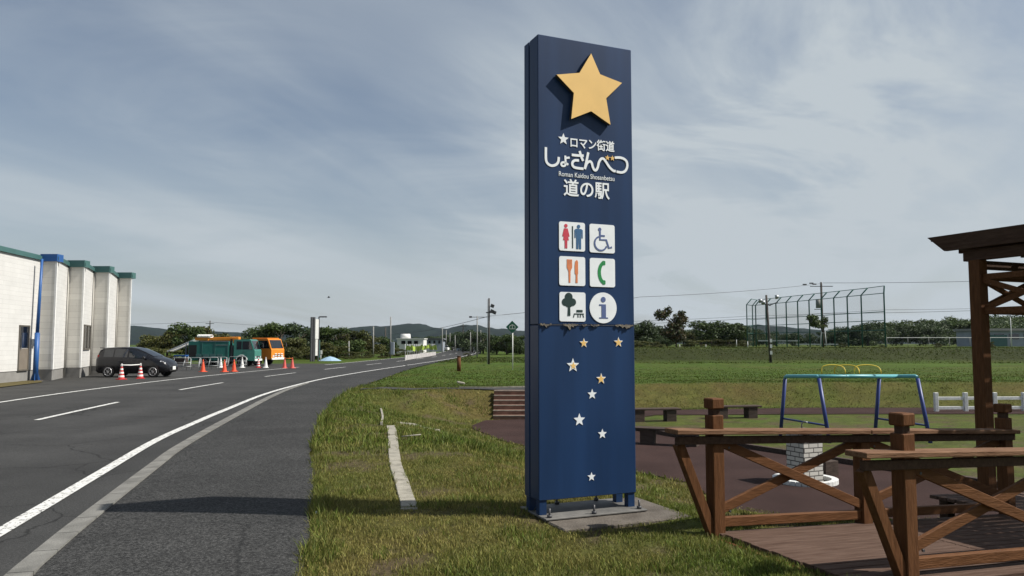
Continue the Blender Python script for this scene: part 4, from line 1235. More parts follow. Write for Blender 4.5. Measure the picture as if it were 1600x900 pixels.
# ------------------------------------------------------------------ trucks
def cab(parent, x0, L, W_, z0, z1, paint, white_bumper=True):
    zmid = z0 + (z1 - z0) * .52
    prof = [(x0, z0), (x0, z1 - .05), (x0 + .06, z1), (x0 + L - .42, z1), (x0 + L - .30, z1 - .06), (x0 + L - .05, zmid), (x0 + L, zmid - .08), (x0 + L, z0)]
    # wheel arch cut into the lower edge
    arch = [(x0 + .62 + .40 * math.cos(a), z0 + .02 + .36 * math.sin(a)) for a in np.linspace(0, math.pi, 9)]
    poly = prof + arch
    MB().prism(poly, -W_ / 2, W_ / 2).build('cab', paint, parent)
    for s in (-1, 1):
        ys = s * (W_ / 2 + .006)
        for a, b in ((x0 + .22, x0 + .58), (x0 + .64, x0 + L - .36)):
            top = z1 - .14
            sl = .20 if b > x0 + L - .5 else 0
            MB().prism([(a, zmid + .02), (b + sl, zmid + .02), (b, top), (a, top)], min(ys, ys - s * .02), max(ys, ys - s * .02)).build('side_window', M['glass'], parent)
        MB().box((x0 + .75, ys, zmid - .16), (.14, .02, .035)).build('door_handle', M['dark_steel'], parent)
        MB().tube([(x0 + L - .16, s * W_ / 2, z1 - .25), (x0 + L + .08, s * (W_ / 2 + .14), z1 - .30), (x0 + L + .08, s * (W_ / 2 + .14), z1 - .62)], .014, 6).box((x0 + L + .08, s * (W_ / 2 + .14), z1 - .48), (.04, .12, .24)).build('wing_mirror', M['dark_steel'], parent)
        MB().box((x0 + L + .012, s * W_ * .34, z0 + .26), (.03, .22, .14), bev=.01).build('headlight', M['lamp'], parent)
    a, b = Vector((x0 + L - .30, 0, z1 - .10)), Vector((x0 + L - .055, 0, zmid + .03))
    nrm = Vector((.93, 0, .36)) * .02
    mbw = MB(); mbw.beam(a + nrm, b + nrm, W_ * .88, .012, up=(1, 0, .4)); mbw.build('windscreen', M['glass'], parent)
    MB().box((x0 + L + .03, 0, z0 + .05), (.10, W_ * .98, .16), bev=.02).build('bumper', M['white'] if white_bumper else M['dark_steel'], parent)
    MB().box((x0 + L + .008, 0, z0 + .30), (.02, W_ * .5, .12)).build('grille', M['dark_steel'], parent)

gt = Vector((at(346, 571, 58).x, 58.4, 0))
GT = thing('utility_truck', 'green crew truck with a panel body and orange lifting gear on its roof', 'truck', gt, R(2))
# local x: body -2.75..0.65, gap, cab 1.0..2.8
cab(GT, 1.02, 1.55, 1.75, .42, 2.02, M['green_cab'])
bd = MB()
arch = [(-1.2 + .42 * math.cos(a), .46 + .34 * math.sin(a)) for a in np.linspace(0, math.pi, 9)]
bd.prism([(-2.30, .46), (-2.30, 1.88), (.66, 1.88), (.66, .46)] + arch, -.90, .90)
bd.build('box_body', M['green_truck'], GT)
MB().box((-2.56, 0, .66), (.52, 1.70, .30)).build('tail_deck', M['green_truck'], GT)
MB().box((-1.98, -.905, 1.17), (.56, .02, .86)).build('hatch_shade_sheet', M['tyre'], GT)  # black sheet on the solid body stands for the shaded compartment inside
for x in (-1.30, -.36, .58): MB().box((x, -.912, 1.18), (.025, .02, 1.30)).build('panel_trim', M['teal'], GT)
MB().box((.14, -.91, 1.60), (.9, .022, .04)).build('panel_trim', M['steel'], GT)
MB().box((.83, 0, 1.02), (.16, 1.5, 1.1)).build('cab_back_frame', M['dark_steel'], GT)
MB().box((0, 0, .50), (5.1, .80, .16)).build('chassis', M['dark_steel'], GT)
for k in range(4): MB().box((-1.55 + .52 * k, -.915, .78), (.40, .02, .30), bev=.006).build('locker_door', M['teal'], GT)
MB().box((-.4, -.90, 1.885), (2.1, .04, .05)).build('roof_gutter', M['steel'], GT)
MB().box((.74, -.60, 1.30), (.10, .10, 1.5)).build('exhaust_stack', M['tyre'], GT)
boom = MB().beam((-1.35, -.30, 2.04), (.80, -.30, 2.11), .26, .20, .02).build('boom', M['orange'], GT)
MB().beam((-2.0, -.28, 2.05), (-1.0, -.28, 2.05), .46, .24, .02).build('boom_pivot', M['orange'], boom)
MB().box((1.08, -.40, 1.96), (.44, .50, .50), bev=.03).build('boom_head', M['orange'], boom)
MB().beam((-.9, .25, 2.0), (.7, .25, 2.02), .10, .12).build('boom_strut', M['orange'], boom)
b = MB()
for k in range(9): b.tube([(-1.75 + .11 * k + .05 * math.cos(a), -.30 + .26 * math.cos(a), 2.26 + .10 * math.sin(a)) for a in np.linspace(0, 2 * math.pi, 11)], .040, 6)
b.build('hose_bundle', M['white_faded'], GT)
ra = MB()
for s in (-.55, .55): ra.beam((-4.0, s, 1.12), (-2.0, s, 2.0), .06, .09)
for k in range(13): ra.beam((-4.0 + .155 * k, -.6, 1.16 + .068 * k), (-4.0 + .155 * k, .6, 1.16 + .068 * k), .05, .03)
ra.build('tilted_ladder_rack', M['white_faded'], GT)
ra = MB()
for s in (-.55, .55): ra.beam((-2.62, s, .80), (-2.62, s, 1.70), .05, .05)
ra.build('rack_post', M['steel'], GT)
for s in (-1, 1):
    wheel(GT, 1.62, s * .76, .36, .22, s, M['steel']); wheel(GT, -1.2, s * .72, .36, .30, s, M['steel'])
MB().tube([(1.62 + .42 * math.cos(a), -.885, .44 + .40 * math.sin(a)) for a in np.linspace(.1, math.pi - .1, 12)], .035, 6).build('wheel_arch_trim', M['white_faded'], GT)

ot = Vector((at(417, 569, 61).x - .12, 61.4, 0))
OT = thing('flatbed_truck', 'orange truck parked behind the green truck, only its cab in view', 'truck', ot, R(-14))
cab(OT, -1.0, 1.95, 1.9, .46, 2.08, M['orange'])
MB().box((-.15, 0, 2.12), (1.35, 1.7, .07), bev=.02).build('roof_visor', M['orange'], OT)
MB().box((-3.1, 0, .80), (4.0, 1.9, .22)).build('flatbed', M['orange'], OT)
MB().box((-2.2, 0, .56), (5.6, .8, .18)).build('chassis', M['dark_steel'], OT)
for k in range(3):
    for s in (-.45, 0, .45):
        MB().box((.985, s + .1, .62 + .14 * k), (.02, .30, .06)).build('bumper_stripe', M['white'], OT)
for s in (-1, 1):
    wheel(OT, -.38, s * .80, .38, .22, s, M['steel']); wheel(OT, -4.0, s * .80, .38, .3, s, M['steel'])

# small cart beside the truck's tail
ct = at(286, 568, 57)
CT = thing('hand_cart', 'small blue topped cart standing at the tail of the green truck', 'cart', (ct.x - .1, 56.9, 0))
MB().box((0, 0, .82), (.85, .6, .10)).build('top', M['blue'], CT)
for sx_ in (-.4, .4):
    for sy_ in (-.27, .27): MB().cyl((sx_, sy_, 0), (sx_, sy_, .80), .025, seg=8).build('leg', M['steel'], CT)
MB().box((0, 0, .45), (.78, .5, .42)).build('box', M['old_wood'], CT)

# ------------------------------------------------------------------ barricades, cones, cone bars
def make_barricade(label):
    o = thing('pipe_barricade', label, 'barricade', (0, 0, 0), 0, 'silver pipe barricades beside the car')
    b = MB()
    b.tube([(-.60, .22, .02), (-.58, .02, .74), (-.50, 0, .80), (.50, 0, .80), (.58, .02, .74), (.60, .22, .02)], .019, 8)
    b.build('frame', M['bar_grey'], o)
    b = MB(); b.tube([(-.60, -.24, .02), (-.575, .0, .72)], .017, 8); b.build('leg', M['bar_grey'], o)
    b = MB(); b.tube([(.60, -.24, .02), (.575, .0, .72)], .017, 8); b.build('leg', M['bar_grey'], o)
    for z in (.50, .25): MB().tube([(-.585, .12, z), (.585, .12, z)], .014, 6).build('cross_bar', M['bar_grey'], o)
    return o
BAR = [(283, 49.0, 8, 'silver pipe barricade closest to the front of the black car'), (301, 49.6, -14, 'silver pipe barricade second from the black car'),
       (326, 50.6, 10, 'silver pipe barricade just left of the leftmost orange cone'), (341, 51.6, -6, 'silver pipe barricade between the orange cones and the green truck'),
       (371, 53.4, 6, 'silver pipe barricade in front of the green cab wheel')]
for i, (px, d, rz_, lab) in enumerate(BAR):
    if i == 0: o = bar0 = make_barricade(lab)
    else: o = copy_tree(bar0); o['label'] = lab
    o.location = (at(px, 575, d).x, d, 0.003); o.rotation_euler.z = R(rz_)

def make_cone(label, m, stripes=None, h=.70):
    o = thing('traffic_cone', label, 'traffic cone', (0, 0, 0), 0, 'traffic cones at the edge of the car park')
    MB().box((0, 0, .02), (.38, .38, .035), bev=.008).build('base', m, o)
    b = MB()
    n = 8
    for k in range(n):
        r0, r1 = .145 - .115 * k / n, .145 - .115 * (k + 1) / n
        mi = (k % 2) if stripes else 0
        b.cyl((0, 0, .036 + (h - .036) * k / n), (0, 0, .036 + (h - .036) * (k + 1) / n), r0, r1, 16, mi, cap=(k == n - 1))
    b.build('body', [m, M['white']] if stripes else m, o)
    MB().cyl((0, 0, h), (0, 0, h + .05), .032, .026, 10).build('tip', M['white'] if stripes else m, o)
    return o
CN = [('o', 317, 46.6, 'plain orange traffic cone, leftmost of the orange ones, by the pipe barricades'),
      ('o', 350.5, 46.4, 'plain orange traffic cone in the middle, below the green panel truck'), ('o', 365.5, 47.0, 'plain orange traffic cone nearest the green cab'),
      ('p', 444.5, 53.4, 'faded red traffic cone at the left end of the far cone bar'), ('p', 456.5, 53.4, 'faded red traffic cone at the right end of the far cone bar'),
      ('s', 190, 36.6, 'red and white striped cone by the rear door of the black car'), ('s', 219.5, 37.5, 'red and white striped cone by the front door of the black car'),
      ('s', 403.5, 54.4, 'red and white striped cone in front of the orange truck'),
      ('w', 344.5, 54.5, 'plain white cone left of the middle orange cone'), ('w', 378, 54.6, 'plain white cone in front of the green cab wheel'), ('w', 415, 54.4, 'greyish white cone under the front of the orange truck')]
protos = {}
for k_, px, d, lab in CN:
    if k_ in protos: o = copy_tree(protos[k_]); o['label'] = lab
    else:
        o = protos[k_] = make_cone(lab, {'o': M['cone'], 'p': M['cone_pink'], 's': M['red'], 'w': M['white']}[k_], k_ == 's')
    o.location = (at(px, 580, d).x, d, 0.003); o.rotation_euler.z = random.uniform(0, 1)
def cone_bar(pa, da, pb, db, z, m, label):
    a, b = at(pa, 570, da), at(pb, 570, db)
    mb = MB(); mb.tube([(a.x, da, z), ((a.x + b.x) / 2, (da + db) / 2, z - .02), (b.x, db, z)], .024, 8)
    for p, d in ((a, da), (b, db)): mb.tube([(p.x + .05 * math.cos(t), d + .05 * math.sin(t), z) for t in np.linspace(0, 6.28, 11)], .012, 5)
    tag(mb.build('cone_bar', m), label, 'cone bar')
cone_bar(190, 36.6, 219.5, 37.5, .69, M['white'], 'white bar linking the two striped cones beside the black car')
cone_bar(444.5, 53.4, 456.5, 53.4, .69, M['orange'], 'orange bar linking the two faded red cones')

# ------------------------------------------------------------------ poles, signs and far buildings
def base_at(px, d):
    x = at(px, 545, d).x
    return Vector((x, d, tz(x, d)))
tb_ = base_at(490, 74)
TW = thing('notice_tower', 'tall narrow white notice panel between two dark posts at the far verge', 'sign', tb_, R(40))
for x in (-.24, .0): MB().box((x, 0, 2.1), (.17, .2, 4.3)).build('post', M['dark_steel'], TW)
MB().box((.27, -.05, 3.1), (.34, .10, 1.9)).build('upper_panel', M['white'], TW)
MB().box((.27, -.02, 1.35), (.24, .10, 1.6)).build('lower_panel', M['white'], TW)
MB().box((.5, 0, 2.0), (.10, .12, 4.0)).build('post', M['dark_steel'], TW)
lb = base_at(497.5, 75.2)
LP = thing('street_lamp', 'dark street lamp with a flat arm beside the narrow white notice panel', 'street lamp', lb)
MB().cyl((0, 0, 0), (0, 0, 4.35), .07, .055, 10).build('post', M['dark_steel'], LP)
MB().box((.42, 0, 4.32), (.72, .2, .12), bev=.02).build('lamp_head', M['dark_steel'], LP)
MB().box((.02, -.02, 1.2), (.22, .2, 1.7)).build('cabinet', M['teal'], LP)
mbp = base_at(501.5, 73)
MP = thing('marker_post', 'thin pale marker post with a small white box beside the street lamp', 'marker', mbp)
MB().cyl((0, 0, 0), (0, 0, .75), .03, seg=8).build('post', M['white'], MP)
MB().box((.02, 0, .88), (.18, .12, .36), bev=.01).build('box', M['white'], MP)
tp = base_at(516, 76)
b = MB()
for k in range(10):
    a0, a1 = 2 * math.pi * k / 10, 2 * math.pi * (k + 1) / 10
    o0 = [(0, 0, .46), (.45 * math.cos(a0), .4 * math.sin(a0), .34), (1.15 * math.cos(a0), .9 * math.sin(a0), .02)]
    o1 = [(0, 0, .46), (.45 * math.cos(a1), .4 * math.sin(a1), .34), (1.15 * math.cos(a1), .9 * math.sin(a1), .02)]
    v = [b.bm.verts.new(p) for p in o0 + o1]
    b.bm.faces.new((v[0], v[1], v[4])); b.bm.faces.new((v[1], v[2], v[5], v[4]))
o = tag(b.build('tarp_heap', M['tarp']), 'pale blue tarpaulin heap lying on the far verge right of the street lamp', 'tarpaulin'); o.location = tp

def pole(name, label, px, d, ytop, r0, r1, m, arms=(), lean=0.0, group=None, cat='utility pole', extra=None):
    b0 = base_at(px, d)
    h = at(px, ytop, d).z - b0.z
    o = thing(name, label, cat, b0, 0, group)
    MB().cyl((0, 0, -.2), (lean * h, 0, h), r0, r1, 10).build('shaft', m, o)
    for z, w in arms: MB().beam((-w * .5 + lean * h, -.08, h - z), (w * .5 + lean * h, -.08, h - z), .09, .09).build('cross_arm', M['dark_steel'], o)
    if extra: extra(o, h)
    return o, h
def transformer(o, h):
    MB().cyl((.28, 0, h * .60), (.28, 0, h * .72), .16, seg=12).build('transformer', M['dark_steel'], o)
    for k, z in enumerate((.95, .9, .85)):
        for x in (-.35, .3): MB().cyl((x, -.08, h * z), (x, -.08, h * z + .12), .035, seg=6).build('insulator', M['white'], o)
def lampbox(o, h):
    for x, z in ((.25, .62), (.45, .60), (.28, .70)): MB().box((x, 0, h * z + 1.0), (.30, .25, .28), (0, .4, 0), .02).build('lamp_unit', M['dark_steel'], o)
    MB().tube([(-.12, 0, -.1), (-.12, 0, h * .99)], .03, 8).build('conduit', M['white_faded'], o)
pole('utility_pole', 'slim dark utility pole with lamp units and pale conduit, just left of the sign', 764, 64, 466, .085, .07, M['pole_dark'], ((1.2, .5),), extra=lampbox)
def lamps2(o, h):
    MB().beam((-.8, 0, h - .12), (1.4, 0, h - .12), .07, .07).build('lamp_arm', M['dark_steel'], o)
    MB().box((-.85, 0, h - .1), (.35, .2, .22), bev=.02).build('lamp_unit', M['dark_steel'], o)
pole('utility_pole', 'thin grey pole with a side arm behind the slim dark pole', 745.5, 98, 494, .10, .07, M['pole_grey'], extra=lamps2)
pole('utility_pole', 'tall thin pale pole with a dark box at its foot by the far bend', 610, 92, 495, .09, .07, M['pole_grey'],
     extra=lambda o, h: MB().box((.25, 0, 1.15), (.42, .4, 1.5), bev=.02).build('cabinet', M['slate'], o))
FAR = [(583, 98, 510, 'thin pale pole in front of the bushes left of the far bend'), (602, 110, 512, 'thin pale pole between the bushes and the pole with the dark box'),
       (691, 150, 512, 'pale far pole left of the shop street'), (697, 170, 516, 'pale far pole, second in the shop street'), (703, 190, 520, 'pale far pole, third in the shop street'),
       (711, 160, 524, 'short pale far pole beside the white van'), (723.5, 150, 506, 'tall dark far pole with cross arms above the road end'),
       (735, 140, 519, 'pale far pole left of the thin pole with a side arm'), (751, 130, 516, 'pale far pole right of the thin pole with a side arm'),
       (327, 130, 501, 'far pole with a cross arm standing above the green truck'), (545, 90, 533, 'short pale post in front of the bushes')]
for px, d, yt, lab in FAR:
    pole('far_pole', lab, px, d, yt, .11, .08, M['pole_dark'] if 'dark' in lab or 'above the green' in lab else M['pole_grey'],
         ((.5, 1.4),) if 'arm' in lab and 'side' not in lab else (), group='poles along the far road')
dg_ = base_at(801, 51)
DS_ = thing('diamond_sign', 'green diamond shaped road sign on a thin white pole beside the big blue sign', 'sign', dg_)
hz_ = at(800, 511, 51).z - dg_.z
MB().cyl((0, 0, -.1), (0, 0, hz_ - .2), .032, seg=8).build('post', M['white'], DS_)
pl_ = MB().prism([(0, -.42), (.42, 0), (0, .42), (-.42, 0)], -.05, -.02, fn=lambda x, y, z: (x - .03, y, z + hz_)).build('sign_plate', M['sign_green'], DS_)
b = MB()
for q0, q1 in (((-.20, -.12), (-.20, .06)), ((-.20, .06), (-.02, .16)), ((-.02, .16), (.16, .06)), ((.16, .06), (.16, -.12)), ((-.20, -.12), (.16, -.12)), ((-.02, -.12), (-.02, .16))):
    b.ribbon([(q0[0], q0[1] + hz_), (q1[0], q1[1] + hz_)], .035, -.056, -.0505)
b.build('white_emblem', M['white'], pl_)

# wooden pole with floodlights, and the taller pole with transformer on the right
def flood(o, h):
    MB().beam((-.75, 0, h - .75), (.1, 0, h - .95), .08, .08).build('lamp_arm', M['dark_steel'], o)
    MB().beam((-.05, 0, h - .95), (.75, 0, h - .65), .08, .08).build('lamp_arm', M['dark_steel'], o)
    for x, z in ((-.85, -.55), (-.60, -.70), (.65, -.20)): MB().cyl((x - .12, 0, h + z), (x + .16, -.1, h + z + .04), .20, .15, 12).build('floodlight', M['steel'], o)
    for z in (.9, 1.5, 2.0): MB().box((.01, -.12, z), (.20, .05, .32)).build('white_sleeve', M['white_faded'], o)
lp_, lh_ = pole('utility_pole', 'leaning wooden pole with floodlights in front of the ball net', 1204, 70, 461, .13, .09, M['pole_dark'], lean=-.045, extra=flood)
def bigtf(o, h):
    MB().cyl((-.45, 0, h * .60), (-.45, 0, h * .73), .32, seg=12).build('transformer', M['pole_grey'], o)
    MB().beam((-1.0, 0, h * .58), (.1, 0, h * .58), .10, .08).build('bracket', M['dark_steel'], o)
    for x, z in ((-2.2, .965), (-1.3, .985), (-.9, .97)): MB().box((x, 0, h * z), (.5, .2, .16), bev=.02).build('insulator', M['dark_steel'], o)
bp_, bh_ = pole('utility_pole', 'tall dark utility pole with a grey transformer standing behind the ball net', 1286, 102, 441, .17, .13, M['pole_dark'], ((.55, 3.0),), extra=bigtf)

def wire(label, pts, r=.018):
    """pts: (px, py, distance)"""
    P = [at(*p) for p in pts]
    o = []
    for a, b in zip(P, P[1:]):
        for k in range(12):
            t = k / 12; q_ = a.lerp(b, t); q_.z -= (b - a).length * .006 * 4 * t * (1 - t); o.append(q_)
    o.append(P[-1])
    mb = MB(); mb.tube(o, r, 5)
    tag(mb.build('power_line', M['wire']), label, 'power line', 'overhead power lines')
wire('upper power line left of the ball net, ending at the tall transformer pole', [(600, 520, 170), (764, 494, 64), (1000, 464, 80), (1284, 443, 101.9)], .022)
wire('power line from the transformer pole to the right edge', [(1286, 442, 101.9), (1700, 434, 90)], .024)
wire('lower power line crossing the ball net at half height', [(900, 508, 118), (1168, 498, 112), (1284, 490, 108), (1700, 478, 100)], .024)
wire('lowest power line crossing the ball net', [(900, 504, 120), (1168, 494, 116), (1384, 484, 112), (1700, 476, 106)], .020)
wire('faint power line above the green truck', [(150, 507, 128), (327, 503, 129.9), (480, 512, 140)], .022)

# ball net: green posts with bent tops, crossbars and a see-through mesh
net_pts = [(1177, 115), (1182, 112.5), (1198, 109.5), (1214, 106.5), (1230, 104), (1248, 101.5), (1266, 99), (1285, 96.5), (1305, 94), (1326, 91.5), (1348, 89.2), (1384, 86)]
nb0 = base_at(1282, 97)
BN = thing('ball_net', 'tall green ball field net on bent posts along the top of the far bank', 'ball net', nb0)
tops = []
m_net = bpy.data.materials.new('net_mesh'); m_net.use_nodes = True
t_ = m_net.node_tree; pb = t_.nodes['Principled BSDF']; pb.inputs['Base Color'].default_value = (.03, .07, .06, 1); pb.inputs['Roughness'].default_value = .9
tr_ = t_.nodes.new('ShaderNodeBsdfTransparent'); mx = t_.nodes.new('ShaderNodeMixShader'); mx.inputs[0].default_value = .11
t_.links.new(tr_.outputs[0], mx.inputs[1]); t_.links.new(pb.outputs[0], mx.inputs[2]); t_.links.new(mx.outputs[0], t_.nodes['Material Output'].inputs[0])
pts = []
for px, d in net_pts:
    f = (px - 1177) / (1384 - 1177)
    yt = 477.5 - 19.5 * f
    b_ = base_at(px, d); zt = at(px, yt, d).z
    pts.append((b_, zt))
wb = base_at(1168, 112)
pts.insert(0, (wb, at(1168, 476, 112).z))
arm = Vector((.62, -.30, 0))
for i, (b_, zt) in enumerate(pts):
    p0 = b_ - nb0; p1 = Vector((p0.x, p0.y, zt - nb0.z)); tip = p1 + (Vector((.62, -.35, .82)) if i < len(pts) - 1 else Vector((-.06, -.30, .80)))
    MB().tube([p0 - Vector((0, 0, .3)), p1, tip], .085 if i not in (0, 1) else .075, 8).build('net_post', M['net_green'], BN)
    tops.append((p0, p1, tip))
for (a0, a1, a2), (b0_, b1, b2) in zip(tops, tops[1:]):
    for f in (.32, .50, .66, 1.0): MB().tube([a0.lerp(a1, f), b0_.lerp(b1, f)], .045, 6).build('crossbar', M['net_green'], BN)
    MB().tube([a2, b2], .040, 6).build('crossbar', M['net_green'], BN)
b = MB()
for (a0, a1, a2), (b0_, b1, b2) in zip(tops, tops[1:]):
    off = Vector((.06, .12, 0))
    V = [b.bm.verts.new(p + off) for p in (a0, b0_, b1, a1, b2, a2)]
    b.bm.faces.new(V[:4]); b.bm.faces.new((V[3], V[2], V[4], V[5]))
b.build('net', m_net, BN)
# low white rail to the right of the net, and small posts
wr0 = base_at(1386, 96)
WRL = thing('field_rail', 'long thin white rail on posts along the far bank, right of the ball net', 'rail', wr0)
hz2 = at(1386, 527.5, 96).z - wr0.z
ex = (at(1640, 527, 100).x - wr0.x)
MB().beam((0, 0, hz2), (ex, 4, hz2 + .05), .06, .06).build('rail', M['white'], WRL)
for k in range(9): MB().cyl((ex * k / 8, .5 * k, -.2), (ex * k / 8, .5 * k, hz2), .03, seg=8).build('post', M['pole_grey'], WRL)
bb0 = base_at(1245, 108)
BB_ = thing('backstop_bench', 'low pale boards behind the foot of the ball net', 'board')
BB_.location = bb0
for k in range(2): MB().box((-2.5 + 4.5 * k, 2.2 * -k, .85 - .5 * k), (5.5, .08, .16), (0, 0, -.35)).build('board', M['white_faded'], BB_)
for px, d, yt, lab in ((1103, 92, 541, 'short white stake left of the two round trees'), (1062, 88, 540, 'short white stake beside the tall ragged tree'), (1151, 104, 531, 'thin white stake left of the ball net'), (1168.5, 88, 534, 'thin pale stake in front of the left net corner')):
    b_ = base_at(px, d); zt = at(px, yt, d).z
    mb = MB(); mb.cyl((0, 0, -.1), (0, 0, max(.3, zt - b_.z)), .045, .04, 8); mb.cyl((0, 0, max(.3, zt - b_.z)), (0, 0, max(.3, zt - b_.z) + .06), .05, .035, 8)
    o = tag(mb.build('marker_stake', M['white_faded']), lab, 'stake', 'white stakes along the far bank'); o.location = b_

# long grey building behind the pergola
gb = base_at(1575, 120)
GB = thing('clubhouse', 'long low grey building with a flat roof, behind the pergola post at the right edge', 'building', gb)
zt = at(1575, 515, 120).z - gb.z
MB().box((2, 3, zt * .5 - .1), (13, 6, zt - .2)).build('wall', M['slate'], GB)
MB().box((2, 3, zt), (13.6, 6.8, .35)).build('roof', M['pole_grey'], GB)
MB().box((-2.2, -.04, .9), (4.2, .1, 1.8)).build('teal_door', M['teal'], GB)
for k in range(4): MB().box((-3.6 + 2.3 * k, -.03, 1.55), (1.5, .08, .8)).build('window', M['glass'], GB)
pole('far_pole', 'thin pale pole in front of the low grey building at the right edge', 1581, 112, 496, .06, .05, M['white_faded'])

# houses at the far end of the road
hb = base_at(634, 135)
HB = thing('white_house', 'white flat roofed house with a rounded upper storey at the far bend', 'building', hb)
k_ = 135 / 1200
zl = lambda y: at(634, y, 135).z - hb.z
MB().box((-1.0, 2, zl(531) / 2), (4.0, 5, zl(531))).build('wall', M['slate'], HB)
MB().box((.9, 1.6, zl(530) / 2), (4.6, 5, zl(530))).build('wall', M['house'], HB)
MB().cyl((-.35, 2, zl(530)), (-.35, 2, zl(521.5)), .95, .85, 16).build('upper_storey', M['house'], HB)
MB().box((.9, 1.6, zl(529.4)), (4.9, 5.3, .14)).build('roof', M['house'], HB)
for k in range(3): MB().box((-.3 + 1.1 * k, -.93, zl(535)), (.7, .06, .55)).build('window', M['glass'], HB)
sb2 = base_at(674, 165)
SB = thing('long_building', 'long low blue grey building with dark windows at the far end of the road', 'building', sb2)
zl = lambda y: at(674, y, 165).z - sb2.z
MB().box((0.3, 2, zl(531.5) / 2), (4.4, 7, zl(531.5))).build('wall', M['slate'], SB)
MB().prism([(-2.3, zl(531)), (2.9, zl(531)), (2.6, zl(528.5)), (-2.0, zl(528.5))], -1.7, 5.6).build('roof', M['roof_dark'], SB)
for k in range(4): MB().box((-1.3 + 1.05 * k, -1.53, zl(534.5)), (.45, .06, .6)).build('window', M['glass'], SB)
db = base_at(727, 185)
DB = thing('dark_house', 'dark roofed house among the trees at the road end', 'building', db)
zl = lambda y: at(727, y, 185).z - db.z
MB().box((0, 2, zl(535) / 2), (4.2, 5, zl(535))).build('wall', M['slate'], DB)
MB().prism([(-2.5, zl(535)), (2.5, zl(535)), (0, zl(526))], -.8, 4.8).build('roof', M['roof_dark'], DB)
# planter fence with lime green banners along the far bend
def banner_run(p0, p1, n):
    a, b = p0, p1
    o = thing('banner_fence', 'white panel fence with lime green cloth banners along the far bend of the road', 'fence', a)
    d = b - a
    for k in range(n):
        t0, t1 = k / n, (k + .92) / n
        MB().beam(d * t0 + Vector((0, 0, .36)), d * t1 + Vector((0, 0, .36)), .06, .50).build('panel', M['old_white'], o)
        f = MB(); f.cyl(d * t0 + Vector((0, .1, 0)), d * t0 + Vector((0, .1, 1.75)), .022, seg=6)
        pm = f.build('banner_pole', M['white'], o)
        c = d * t0 + Vector((.20, .1, 1.30 + random.uniform(-.12, .12))); mb = MB()
        mb.box(c, (.30 + random.uniform(-.06, .12), .02, .55 + random.uniform(-.2, .15)), (random.uniform(-.3, .3), random.uniform(-.3, .3), random.uniform(-.9, .9)))
        mb.build('banner', M['lime'], pm)
    return o
pa, pb_ = base_at(633, 78), base_at(681, 112)
banner_run(pa, pb_, 18)
# far vehicles
def small_car(label, px, d, body, group, h=1.45, w=1.7):
    b0 = base_at(px, d); b0.z += .02
    o = thing('far_car', label, 'car', b0, 0, group)
    MB().box((0, 0, .30 + h * .18), (w, 3.8, h * .42), bev=.10).build('body', body, o)
    MB().box((0, .2, h * .74), (w * .88, 2.2, h * .46), bev=.12, taper=.85).build('cabin', M['glass'], o)
    MB().box((0, .2, h * .97), (w * .72, 1.7, .05), bev=.02).build('roof', body, o)
    for sx_ in (-1, 1):
        for sy_ in (-1.2, 1.2): MB().cyl((sx_ * w * .40 - .09, sy_, .28), (sx_ * w * .40 + .09, sy_, .28), .28, seg=14).build('wheel', M['tyre'], o)
    return o
small_car('small white car parked at the far end of the white panel fence', 695.5, 178, M['white'], None)
small_car('tall white van at the far road end', 711, 205, M['white'], None, 2.1, 1.8)

bd_ = at(513.5, 465, 55)
mb = MB()
mb.tube([(-.20, 0, 0), (-.12, 0, .01), (0, 0, .02), (.12, 0, .02), (.19, 0, .03), (.23, 0, .03)], .05, 8, radii=[.012, .03, .055, .05, .03, .008])
for s_ in (-1, 1):
    mb.prism([(.08, 0), (.10, .16), (.02, .40), (-.03, .40), (-.05, .16), (-.06, 0)], -.008, .008, fn=lambda x, y, z, s_=s_: (x, s_ * z, .03 + y + .35 * z))
o = tag(mb.build('bird', M['tyre'], None, True), 'small dark bird flying in the sky above the far verge', 'bird'); o.location = bd_; o.scale = (.55, .55, .55); o.rotation_euler = (0, R(-8), R(20))

# ------------------------------------------------------------------ hills
HILL = [(-900, 512), (-300, 506), (0, 510), (100, 520), (165, 514), (207, 509), (232, 510.5), (260, 516), (300, 522), (345, 518.5), (375, 520), (395, 524), (450, 520), (500, 511.5), (530, 513.5),
        (545, 517), (562, 515), (585, 509.5), (612, 511), (640, 506.5), (665, 506.5), (680, 512), (700, 515), (725, 508.5), (748, 508.5), (765, 513), (800, 516), (840, 520), (920, 527), (1010, 529),
        (1100, 522), (1150, 514), (1172, 508), (1190, 510.5), (1220, 514), (1300, 520), (1400, 523), (1600, 520), (2000, 512), (2600, 516)]
def hills(name, prof, d0, depth, seed, col):
    pxs = np.arange(prof[0][0], prof[-1][0], 4.0)
    ys = np.interp(pxs, [p[0] for p in prof], [p[1] for p in prof])
    rows_v = []; nr = 15
    X = (pxs - 800) / 1200 * d0
    H = (537 - ys) / 1200 * d0 + CAM_H
    V = []
    for r in range(nr):
        t = r / (nr - 1)
        sh = math.sin(min(1, t / .62) * math.pi / 2) if t <= .62 else math.cos((t - .62) / .38 * math.pi / 2)
        yy = d0 - depth * .62 + depth * t
        k = yy / d0 if t < .62 else 1.0
        z = H * sh * (1 + .06 * (vnoise(X, np.full_like(X, yy), .02, seed) - .5)) + 3.5 * (vnoise(X, np.full_like(X, yy), .09, seed + 1) - .4) * (1 if 0 < t < 1 else 0)
        V.append(np.stack([X, np.full_like(X, yy), z - .3], 1))
    n = len(pxs); V = np.concatenate(V)
    ii, jj = np.meshgrid(np.arange(nr - 1), np.arange(n - 1), indexing='ij'); q = (ii * n + jj).ravel()
    me = np_mesh(name, V, np.stack([q, q + 1, q + n + 1, q + n], 1))
    o = link_mesh(name, me, col, None, True); o['kind'] = 'structure'
    return o
